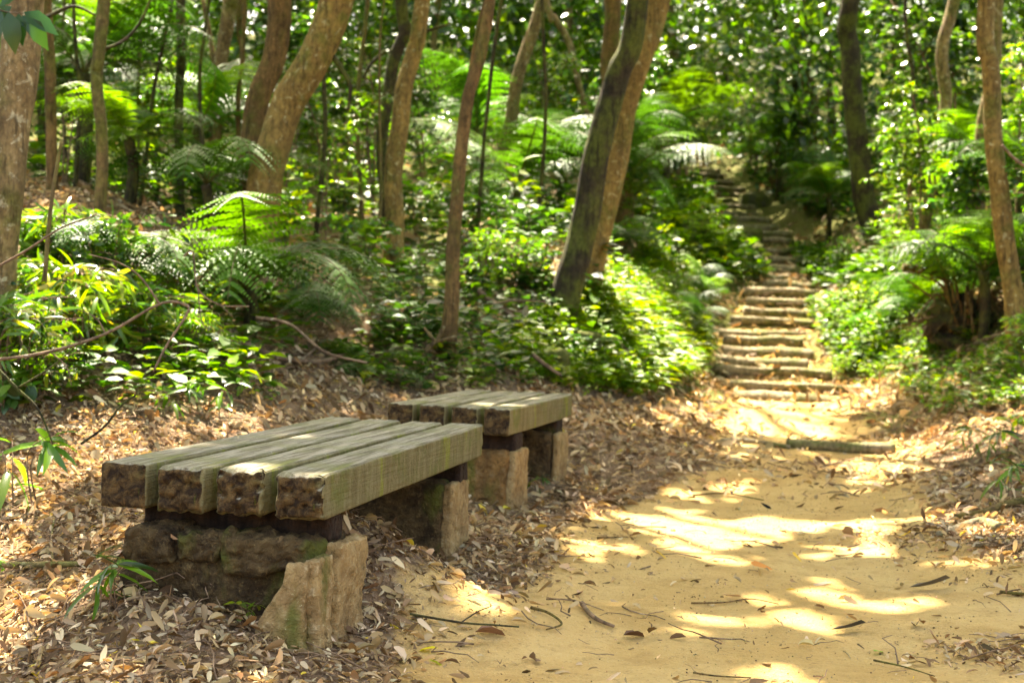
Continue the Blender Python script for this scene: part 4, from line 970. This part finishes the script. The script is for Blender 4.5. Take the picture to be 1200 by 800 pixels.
SHR = [
    ('lance', -8, 6.0, 300, 1, 'bladed plant cut by the left edge, hiding the foot of the pale trunk'), ('small', 28, 6.1, 340, 0, 'small-leaved plant in front of the pale trunk foot at the left edge'),
    ('lance', 25, 6.4, 300, 0, 'bamboo-like plant with arching blades at the left edge, above the near litter'), ('lance', 95, 6.9, 255, 1, 'yellow-green bamboo-like plant in front of the left-edge trunk foot'),
    ('lance', 165, 7.2, 300, 0, 'long-bladed plant in the sun left of the big fern'), ('lance', 215, 7.3, 340, 1, 'low bladed plant just left of the drooping big fern frond'),
    ('broad', 55, 7.6, 225, 0, 'broad-leaved shrub in sun beside the pale left-edge trunk'), ('broad', 130, 7.4, 225, 1, 'broad-leaved shrub behind the yellow-green bamboo-like plant'), ('small', 190, 8.0, 290, 0, 'small-leaved bright shrub behind the long-bladed plant'),
    ('broad', 5, 6.8, 290, 1, 'broad-leaved shrub at the left edge under the pale trunk'), ('lance', 70, 7.5, 190, 1, 'tall bladed plant rising left of the ferns'), ('bigleaf', 8, 5.9, 430, 0, 'large-leaved plant low at the left edge'), ('small', 100, 6.8, 400, 0, 'fine-leaved low plant at the near foot of the bladed thicket'), ('small', 45, 6.2, 380, 1, 'fine-leaved bright plant among the blades at the left edge'),
    ('small', 270, 9.2, 300, 1, 'dark small-leaved shrub at the foot of the thick lichen-spotted trunk'), ('broad', 345, 9.5, 285, 1, 'deep green shrub right of the thick lichen-spotted trunk foot'), ('small', 395, 9.8, 320, 0, 'small-leaved shrub behind the big drooping fern'),
    ('broad', 420, 11.5, 230, 0, 'deep green shrub left of the peeling trunk foot'), ('small', 490, 11, 280, 1, 'small-leaved shrub right of the peeling trunk foot'), ('broad', 480, 13.5, 200, 1, 'shrub behind the peeling brown trunk'),
    ('small', 565, 11.5, 250, 0, 'bright yellow-green shrub right of the crooked sapling trunk'), ('small', 610, 11.8, 270, 1, 'sunlit shrub left of the twin trunks foot'), ('broad', 590, 13.5, 215, 0, 'dark shrub under the fern behind the crooked sapling trunk'), ('small', 640, 13.5, 250, 0, 'small shrub in shade behind the twin trunks foot'),
    ('small', 745, 13, 315, 0, 'bright shrub right of the twin trunks foot'), ('small', 785, 15.3, 312, 1, 'sunlit shrub on the bank left of the steps'), ('broad', 755, 19, 215, 0, 'dark shrub under the tree fern by the twin trunks'), ('small', 815, 19, 240, 0, 'shrub overhanging the left side of the steps'),
    ('bigleaf', 768, 26, 120, 0, 'large-leaved plant left of the top of the steps'), ('broad', 905, 28, 130, 1, 'shaded shrub right of the stairway top'), ('small', 875, 30, 120, 0, 'yellowish shrub beside the top steps'),
    ('broad', 955, 24, 190, 0, 'dark shrub left of the slope trunk foot'), ('small', 982, 19, 268, 1, 'low shrub right at the slope trunk foot'), ('broad', 1078, 17.5, 228, 1, 'deep green shrub right of the dark slope trunk foot'), ('small', 1045, 16.5, 312, 0, 'bright low shrub on the right bank above the steps'),
    ('small', 995, 16, 352, 1, 'bright small shrub right of the middle steps'), ('small', 985, 14.8, 408, 0, 'lime shrub beside the lower steps on the right'), ('small', 1070, 13.8, 372, 1, 'lime shrub left of the dark uprooted stump'), ('small', 1030, 13.8, 412, 0, 'small shrub right of the lowest steps'),
    ('broad', 1150, 14, 250, 0, 'shrub behind the dark uprooted stump'), ('broad', 1205, 12.5, 220, 1, 'shrub behind the reddish right-edge trunk foot'), ('lance', 1215, 10.6, 350, 0, 'bladed plant at the foot of the reddish right-edge trunk'), ('small', 1225, 10.2, 420, 1, 'small shrub cut by the right edge, beside the reddish trunk foot'),
    ('broad', 150, 11, 175, 0, 'shaded shrub between the wavy mossy trunk and the black pole'), ('broad', 250, 12.5, 170, 1, 'deep shade shrub right of the black pole foot'),
    ('broad', 330, 13, 200, 0, 'dark shrub behind the leaning lichen-spotted trunk foot'), ('small', 200, 11.5, 235, 1, 'shrub hiding the foot of the black pole-like trunk')]
for k, px, d, pt, v, lab in SHR: bush(k, px, d, pt, lab, {'lance': 'bamboo_plant', 'bigleaf': 'large_leaf_plant'}.get(k, 'shrub'), {'lance': 'plant', 'bigleaf': 'plant'}.get(k, 'shrub'), G2, v)
G3 = 'small seedlings on the forest floor'
SEED = [(135, 3.72, 628, 0, .95, 'green bamboo-like seedling growing against the near bench base'), (25, 5.0, 512, 0, 1.3, 'leafy seedling in the litter at the left edge, left of the near bench'), (8, 4.3, 690, 1, .8, 'tiny weed at the left edge below the fallen stick'),
        (300, 3.72, 735, 1, .9, 'tiny clover-like weed at the foot of the corner stone'), (255, 6.6, 432, 0, 1.0, 'bushy green seedling in sunlit litter above the near bench'), (290, 6.9, 428, 1, 1.0, 'round-leaved seedling right of the bushy green seedling'), (205, 6.4, 440, 0, 1, 'narrow-leaved seedling left of the bushy green seedling'),
        (1185, 6.55, 560, 0, 2.0, 'green grassy tuft at the right edge above the exposed root'), (1140, 8.6, 470, 0, 1.0, 'leafy tuft on the right bank'), (1172, 8.4, 468, 0, 1.0, 'leafy tuft nearer the right edge on the bank'), (1195, 8.5, 455, 1, 1.0, 'small weed tuft cut by the right edge on the bank'),
        (632, 7.1, 545, 0, .8, 'pale grass tuft under the farther bench'), (400, 9.2, 445, 1, 1, 'seedling in the litter left of the farther bench'), (430, 8.6, 428, 0, 1, 'narrow-leaved seedling behind the near bench'), (375, 8.8, 418, 1, 1, 'seedling beside the dry stick behind the near bench'), (600, 9.6, 428, 1, 1, 'seedling behind the farther bench'), (690, 9.9, 445, 1, 1, 'seedling right of the farther bench by the bank'), (1115, 10.5, 430, 1, 1, 'seedling in front of the dark uprooted stump')]
for px, d, pt, v, mu, lab in SEED: bush('seedling', px, d, pt, lab, 'seedling', 'seedling', G3, v, mul=mu)

# ------------------------------------------------------------------ ferns
F_ = [  # column, depth, frond length, fronds, trunk height, dead fronds, label
    (288, 8.5, 1.2, 10, .28, 0, 'big fern with a drooping comb-like frond before the leaning lichen-spotted trunk'), (236, 10.4, 1.2, 8, .35, 0, 'bright green fern arching left of the leaning lichen-spotted trunk'), (198, 8.5, .7, 8, .1, 0, 'low fern left of the big drooping fern'), (145, 10.5, .9, 9, .5, 0, 'fern behind the bladed thicket on the left'),
    (352, 9.2, .8, 8, .1, 0, 'low dark fern right of the big drooping fern'), (430, 8.9, .55, 7, .05, 0, 'small fern in the litter left of the farther bench'),
    (175, 15.5, 1.9, 10, .7, 2, 'silvery sunlit tree fern behind the black pole-like trunk'), (110, 17, 1.9, 9, 1.2, 2, 'silvery tree fern behind the wavy mossy trunk'), (40, 15, 1.5, 9, .9, 1, 'fern on a short dark stem behind the pale left-edge trunk'),
    (600, 15.5, 1.7, 10, .5, 2, 'sunlit tree fern below the pale leaning trunk'), (550, 17.5, 1.7, 9, .9, 2, 'pale green tree fern behind the slim crooked sapling trunk'), (650, 17, 1.6, 9, .6, 1, 'tree fern between the pale leaning trunk and the twin trunks'), (722, 17, 1.5, 10, .9, 4, 'dark-stemmed tree fern right behind the twin trunks'), (772, 20.5, 1.6, 9, .9, 3, 'tree fern leaning toward the steps right of the twin trunks'),
    (765, 25, 1.8, 9, 1.6, 1, 'tall tree fern reaching over the left of the upper steps'), (702, 15.5, .9, 8, .2, 0, 'fern on the bank just right of the twin trunks'),
    (1108, 13.0, 1.1, 11, .6, 4, 'pale green fern above the dark uprooted stump'), (1066, 14.5, .9, 9, .3, 0, 'fern left of the dark uprooted stump'), (1150, 12.5, 1.1, 10, .65, 4, 'fern between the stump and the reddish right-edge trunk'), (1192, 13.5, 1.3, 9, 1.0, 1, 'fern behind the reddish right-edge trunk'), (1125, 16, 1.4, 9, .8, 1, 'tree fern behind the pale twisted trunk'),
    (965, 22, 1.2, 9, .7, 1, 'fern in shade left of the dark slope trunk'), (1088, 20, 1.3, 9, .8, 1, 'fern right of the dark slope trunk'), (905, 27, 1.5, 9, 1.0, 1, 'fern beside the upper steps on the right'), (822, 17.2, .7, 8, .1, 0, 'fern at the left end of the middle steps'), (805, 15, .7, 8, .1, 0, 'small fern left of the lower steps'),
    (120, 7.6, .8, 9, .25, 0, 'sunlit fern among the blades left of the big drooping fern'),
    (225, 12.5, 1.3, 9, .9, 0, 'dark fern at the foot of the black pole-like trunk'), (90, 11.5, 1.3, 9, 1.0, 1, 'fern in half shade left of the wavy mossy trunk')]
for px, d, s, n, hg, dd_, lab in F_:
    fern(px, d, s, n, lab, hgt=hg, dead=0, cat='tree fern' if 'tree fern' in lab[:45] and s > 1.4 else 'fern', name='tree_fern' if 'tree fern' in lab[:45] and s > 1.4 else 'fern')

# ------------------------------------------------------------------ fallen branches, sticks, vines, roots
def stick(label, pts, d, w, mat='twig', name='fallen_branch', cat='branch', ground=False, side=(), group='fallen branches and sticks', lift=.0, n=26):
    if ground:
        Pw = gp([a for a, b in pts], [b for a, b in pts]); Pw[:, 2] += lift
        dd = np.linalg.norm(Pw - CAM, axis=1).mean()
    else:
        Pw = np.array([at(a, b, dd_) for (a, b), dd_ in zip(pts, np.broadcast_to(d, len(pts)))]); dd = np.mean(d)
    o0 = Pw[0].copy(); C = catmull(Pw, n)
    g = Geo().add(*tube(C, .5 * dd / FPX * np.linspace(w[0], w[1], n), 8, .2, int(pts[0][0]), 12))
    for s, sw in side:
        Ps = np.array([at(a, b, dd) for a, b in s]) if not ground else gp([a for a, b in s], [b for a, b in s]) + [0, 0, lift]
        g.add(*tube(catmull(Ps, 14), .5 * dd / FPX * np.linspace(sw[0], sw[1], 14), 6, .15, 3, 12))
    o = obj(name, g.mesh(name, M[mat], o0), None, o0); return tag(o, label, cat, group)
stick('long bare branch curving through the sunlit plants at the left', [(-30, 424), (49, 414), (124, 391), (187, 356), (217, 357), (219, 368), (195, 405), (180, 435)], 5.2, (4.2, 2.4), side=[([(187, 356), (165, 325), (140, 308), (104, 298)], (3.2, 1.5)), ([(124, 391), (112, 372), (90, 362)], (2, .8)), ([(60, 413), (78, 430), (84, 452)], (2, .8))])
stick('pale bare branch slanting up at the left edge', [(-20, 322), (30, 294), (70, 268), (112, 252)], 5.1, (3.4, 1.8))
stick('thin curling vine hanging beside the drooping fern frond', [(215, 300), (226, 296), (232, 338), (258, 357), (292, 359)], 6.4, (2.6, 1.4), side=[([(232, 338), (236, 375), (245, 388)], (1.6, .8)), ([(258, 357), (272, 370)], (1.5, .8))], name='vine', cat='vine')
stick('upright yellow-green stem in the plants left of the ferns', [(52, 330), (60, 240), (72, 165)], 6.2, (6, 4), mat='bark_moss', name='plant_stem', cat='stem')
stick('dry branch lying in the litter behind the near bench', [(285, 411), (330, 428), (375, 431), (412, 420)], 7, (7, 5), ground=True, lift=.04, side=[([(355, 428), (375, 410), (385, 396)], (4, 2))])
stick('thin dry branch lying across the litter beside the fern', [(300, 372), (340, 380), (380, 412), (430, 425)], 7.6, (4, 3))
stick('bare stick lying in the litter left of the near bench', [(-30, 668), (40, 669), (100, 668)], 4.2, (8, 6), ground=True, lift=.02, mat='bark_pale', side=[([(62, 668), (60, 640), (63, 615)], (3, 2))])
stick('short crooked stick on the sandy path in the foreground', [(682, 711), (690, 722), (702, 731), (719, 738)], 4, (6, 4), ground=True, lift=.012)
stick('thin twig lying on the sand right of the crooked stick', [(810, 709), (850, 708), (880, 704), (912, 710)], 4, (2.2, 1), ground=True, lift=.008, mat='bark_brown')
stick('dark twig on the sand at the bottom edge of the picture', [(812, 791), (840, 795), (880, 797)], 3.6, (2.6, 1.2), ground=True, lift=.008, mat='bark_brown')
stick('dark twig beside the leaf pile in the bottom right corner', [(1024, 778), (1060, 786), (1095, 797)], 3.7, (2.6, 1.2), ground=True, lift=.012, mat='bark_brown')
stick('dark stick among the dead leaves near the right edge', [(1172, 697), (1190, 699), (1215, 700)], 4.6, (4, 3), ground=True, lift=.012, mat='bark_brown')
stick('long thin twig on the shaded sand before the fallen log', [(812, 582), (850, 580), (895, 588)], 6.8, (2.2, 1), ground=True, lift=.01, mat='bark_brown')
stick('thin curved twig on the sand below the near bench', [(480, 725), (540, 735), (580, 738), (608, 740)], 4.1, (3, 2), ground=True, lift=.015, mat='bark_dark', side=[([(540, 735), (560, 722), (575, 716)], (2, 1))])
stick('forked brown twig on the sand right of the near bench', [(622, 716), (642, 722), (658, 735), (640, 742)], 4.2, (4, 2), ground=True, lift=.012, mat='bark_brown')
stick('dark twig lying on the sunlit sand by the farther bench', [(700, 632), (735, 631)], 5.5, (2.6, 1.2), ground=True, lift=.008, mat='bark_brown')
stick('half-buried grey log lying across the trail before the steps', [(922, 524), (955, 527), (1000, 530), (1048, 531)], 9.5, (12, 13), mat='log', name='fallen_log', cat='log', ground=True, lift=.03)
stick('slim pole lying along the trail left of the fallen log', [(845, 519), (880, 520), (925, 527)], 9.5, (5, 5), mat='log', name='fallen_pole', cat='pole', ground=True, lift=.02)
stick('broken dead branch sticking out from the dark uprooted stump', [(1058, 314), (1085, 316), (1112, 320)], 13, (10, 12), mat='bark_brown')
stick('thin sapling pole lying on the right bank beside the steps', [(1050, 437), (1100, 425), (1150, 405), (1180, 395)], 10.5, (6, 4), ground=True, lift=.04)
stick('bare branch reaching in over the plants at the right edge', [(1210, 200), (1190, 187), (1174, 170)], 9.6, (5, 3))
stick('pale dead branch lying among the shrubs left of the twin trunks', [(560, 340), (580, 356), (608, 376), (622, 392)], 10.6, (6, 4), side=[([(580, 356), (605, 352), (640, 354)], (4, 2)), ([(590, 362), (612, 366)], (4, 2))])
stick('pale forked branch propped by the crooked sapling trunk', [(498, 412), (512, 398), (520, 382)], 9.3, (6, 4), mat='bark_pale', side=[([(505, 402), (535, 394)], (5, 3)), ([(510, 400), (497, 384)], (5, 3))])
stick('dead branch leaning on the bank behind the farther bench', [(624, 415), (640, 428), (658, 440)], 9.7, (5, 4))
stick('bare twig slanting over the litter left of the near bench', [(95, 520), (122, 500), (142, 475), (160, 462)], 5.2, (3, 2), mat='bark_dark')
stick('dark bare twig drooping at the left edge over the litter', [(-10, 425), (20, 455), (45, 480), (62, 520)], 4.9, (4, 2), mat='bark_dark', side=[([(20, 455), (60, 430), (95, 400)], (3, 1))])
stick('weathered branch slanting down the bank left of the steps', [(800, 342), (825, 358), (850, 372)], 15.2, (8, 5), mat='log')
stick('exposed root running along the path edge at the right', [(1100, 630), (1122, 622), (1150, 614), (1172, 622)], 6, (9, 12), mat='log', name='exposed_root', cat='root', ground=True, lift=.012, group='exposed roots at the right path edge')
stick('exposed root climbing the bank at the right edge', [(1118, 610), (1150, 606), (1178, 596), (1215, 590)], 6.3, (8, 10), mat='bark_brown', name='exposed_root', cat='root', ground=True, lift=.02, group='exposed roots at the right path edge')

# ------------------------------------------------------------------ stones and the uprooted stump
def rock(label, px, py, d, sx, sy, sz, mat, seed, name='rock', cat='rock', group='mossy rocks on the slope', amp=.3):
    p = at(px, py, d); p[2] = max(hzf(p[0], p[1])[0], p[2] - sz) if d else p[2]
    V, Qd = block((-sx, -sy, -sz * .6), (sx, sy, sz), 14, min(sx, sy, sz) * .55, amp * min(sx, sy, sz), 1.6 / max(sx, sz), seed, fine=.02 * sz)
    return tag(obj(name, Geo().add(V, None, Qd).mesh(name, M[mat]), None, p), label, cat, group)
rock('mossy boulder at the left end of the middle steps', 877, 304, 20.7, .22, .22, .22, 'rock_moss', 1)
rock('flat mossy boulder above the middle steps', 868, 280, 22.6, .34, .25, .2, 'rock_moss', 2)
rock('small mossy boulder left of the upper steps', 838, 268, 23.5, .3, .25, .18, 'rock_moss', 3)
rock('dark mossy boulder right of the upper steps', 885, 228, 27, .3, .3, .25, 'rock_moss', 4)
rock('mossy rock among the herbs behind the farther bench', 640, 408, 10.2, .16, .14, .12, 'rock_moss', 5)
rock('low mossy stone at the foot of the twin trunks', 675, 388, 11, .2, .14, .09, 'rock_moss', 6)
p = at(1135, 345, 13); p[2] = hzf(p[0], p[1])[0]
st_root = thing('uprooted_stump', 'dark uprooted stump with hanging roots on the right bank', 'stump', p)
V, Qd = block((-.26, -.15, -.1), (.30, .2, .34), 26, .14, .3, 4.6, 61, fine=.1)
obj('root_ball', Geo().add(V, None, Qd).mesh('root_ball', M['bark_dark']), st_root)
r = np.random.default_rng(8)
for k in range(44):
    a = r.uniform(PI * .9, 2.1 * PI); b = np.array([math.cos(a) * .3, math.sin(a) * .2, r.uniform(.05, .5)]); e = b + np.array([math.cos(a) * r.uniform(.1, .45), math.sin(a) * .3, r.uniform(-.35, .3)])
    obj('root', Geo().add(*tube(catmull([b * .7, b + [0, 0, .06], e], 10), np.linspace(.018, .005, 10), 6, .2, k)).mesh('root', M['bark_brown']), st_root)

# ------------------------------------------------------------------ single leaves that catch the eye
def leaf(label, px, py, size, col, tpl, mat='dry', ang=None, up=(0, 0, 1), lift=.012, name='fallen_leaf', on=None):
    P = gp(px, py)[0] if on is None else at(px, py, on); P = P + [0, 0, lift]
    a = rng.uniform(0, 2 * PI) if ang is None else math.radians(ang)
    g = Geo(); scatter(g, tpl, np.zeros((1, 3)) - np.array([[math.cos(a), math.sin(a), 0]]) * size / 2, np.array([[math.cos(a), math.sin(a), .0]]), np.array([up], float), size, np.array([col]))
    return tag(obj(name, g.mesh(name, M[mat]), None, P), label, 'leaf', 'single fallen leaves')
leaf('large dark green leaf lying under the near bench', 494, 632, .12, (.03, .12, .03), T_BROAD, 'gloss', 10, (.1, -.75, .8), .02)
leaf('bright yellow leaf at the path edge below the near bench', 499, 763, .07, (.55, .45, .01), T_OVAL, 'leaf', 170)
leaf('long yellow-green leaf near the bottom edge of the path', 512, 778, .09, (.40, .42, .01), T_LANCE, 'leaf', -20)
leaf('small yellow leaf in the litter before the near bench base', 162, 754, .05, (.6, .5, .01), T_OVAL, 'leaf', 40)
leaf('curled brown leaf standing on the sand in the foreground', 625, 776, .065, (.2, .12, .07), T_DRY[2], 'dry', 100, (.7, -.5, .4))
leaf('grey-black dead leaf on the sand in the right foreground', 993, 742, .10, (.06, .055, .05), T_DRY[0], 'dry', 0)
leaf('bright green leaf on the sand in the right foreground', 1030, 766, .05, (.22, .38, .04), T_OVAL, 'leaf', 40)
leaf('orange-red leaf on the far sunlit patch of the path', 980, 617, .10, (.55, .17, .03), T_DRY[3], 'dry', 175)
leaf('orange leaf in the middle sunlit patch of the path', 893, 670, .08, (.50, .2, .05), T_DRY[0], 'dry', 165)
leaf('brown curled leaf right of the foreground stick', 743, 748, .07, (.10, .055, .035), T_DRY[2], 'dry', 20)
leaf('dark dead leaf pair near the leaf pile at the right', 1088, 692, .14, (.12, .10, .08), T_DRY[0], 'dry', 5)
leaf('pale curled leaf on the sand right of the crooked stick', 955, 684, .12, (.42, .32, .22), T_DRY[1], 'dry', 175)
leaf('long pale dead leaf on the path edge beside the near bench', 590, 697, .13, (.38, .27, .19), T_DRY[3], 'dry', 170)
leaf('brown curled leaf below the long pale dead leaf', 575, 745, .09, (.2, .11, .07), T_DRY[2], 'dry', 5)
leaf('dry brown leaf lodged under the beams of the near bench', 203, 632, .05, (.34, .19, .10), T_DRY[0], 'dry', 260, (0, -.9, .4), 0, on=3.70)
leaf('yellow leaf in the litter left of the near bench', 118, 620, .06, (.6, .4, .02), T_OVAL, 'leaf', 10)

# ------------------------------------------------------------------ camera and render settings
cam = bpy.data.cameras.new('camera'); cam.lens = 50; cam.sensor_width = 36; cam.clip_end = 400; cam.clip_start = .05
co = bpy.data.objects.new('camera', cam); COL.objects.link(co)
m4 = Matrix([list(RC[i]) + [CAM[i]] for i in range(3)] + [[0, 0, 0, 1]]); co.matrix_world = m4
cam.dof.use_dof = True; cam.dof.focus_distance = 3.95; cam.dof.aperture_fstop = 4.4
sc = bpy.context.scene; sc.camera = co
sc.render.engine = 'CYCLES'
cy = sc.cycles; cy.use_denoising = True; cy.denoiser = 'OPENIMAGEDENOISE'; cy.max_bounces = 7; cy.diffuse_bounces = 4; cy.glossy_bounces = 2; cy.transmission_bounces = 4; cy.transparent_max_bounces = 4
cy.sample_clamp_indirect = 6; cy.caustics_reflective = False; cy.caustics_refractive = False
cy.use_adaptive_sampling = True; cy.adaptive_threshold = .01
sc.view_settings.view_transform = 'Standard'; sc.view_settings.look = 'None'; sc.view_settings.gamma = 1; sc.view_settings.exposure = 2.95
sc.view_settings.use_white_balance = True; sc.view_settings.white_balance_temperature = 7600; sc.view_settings.white_balance_tint = 10
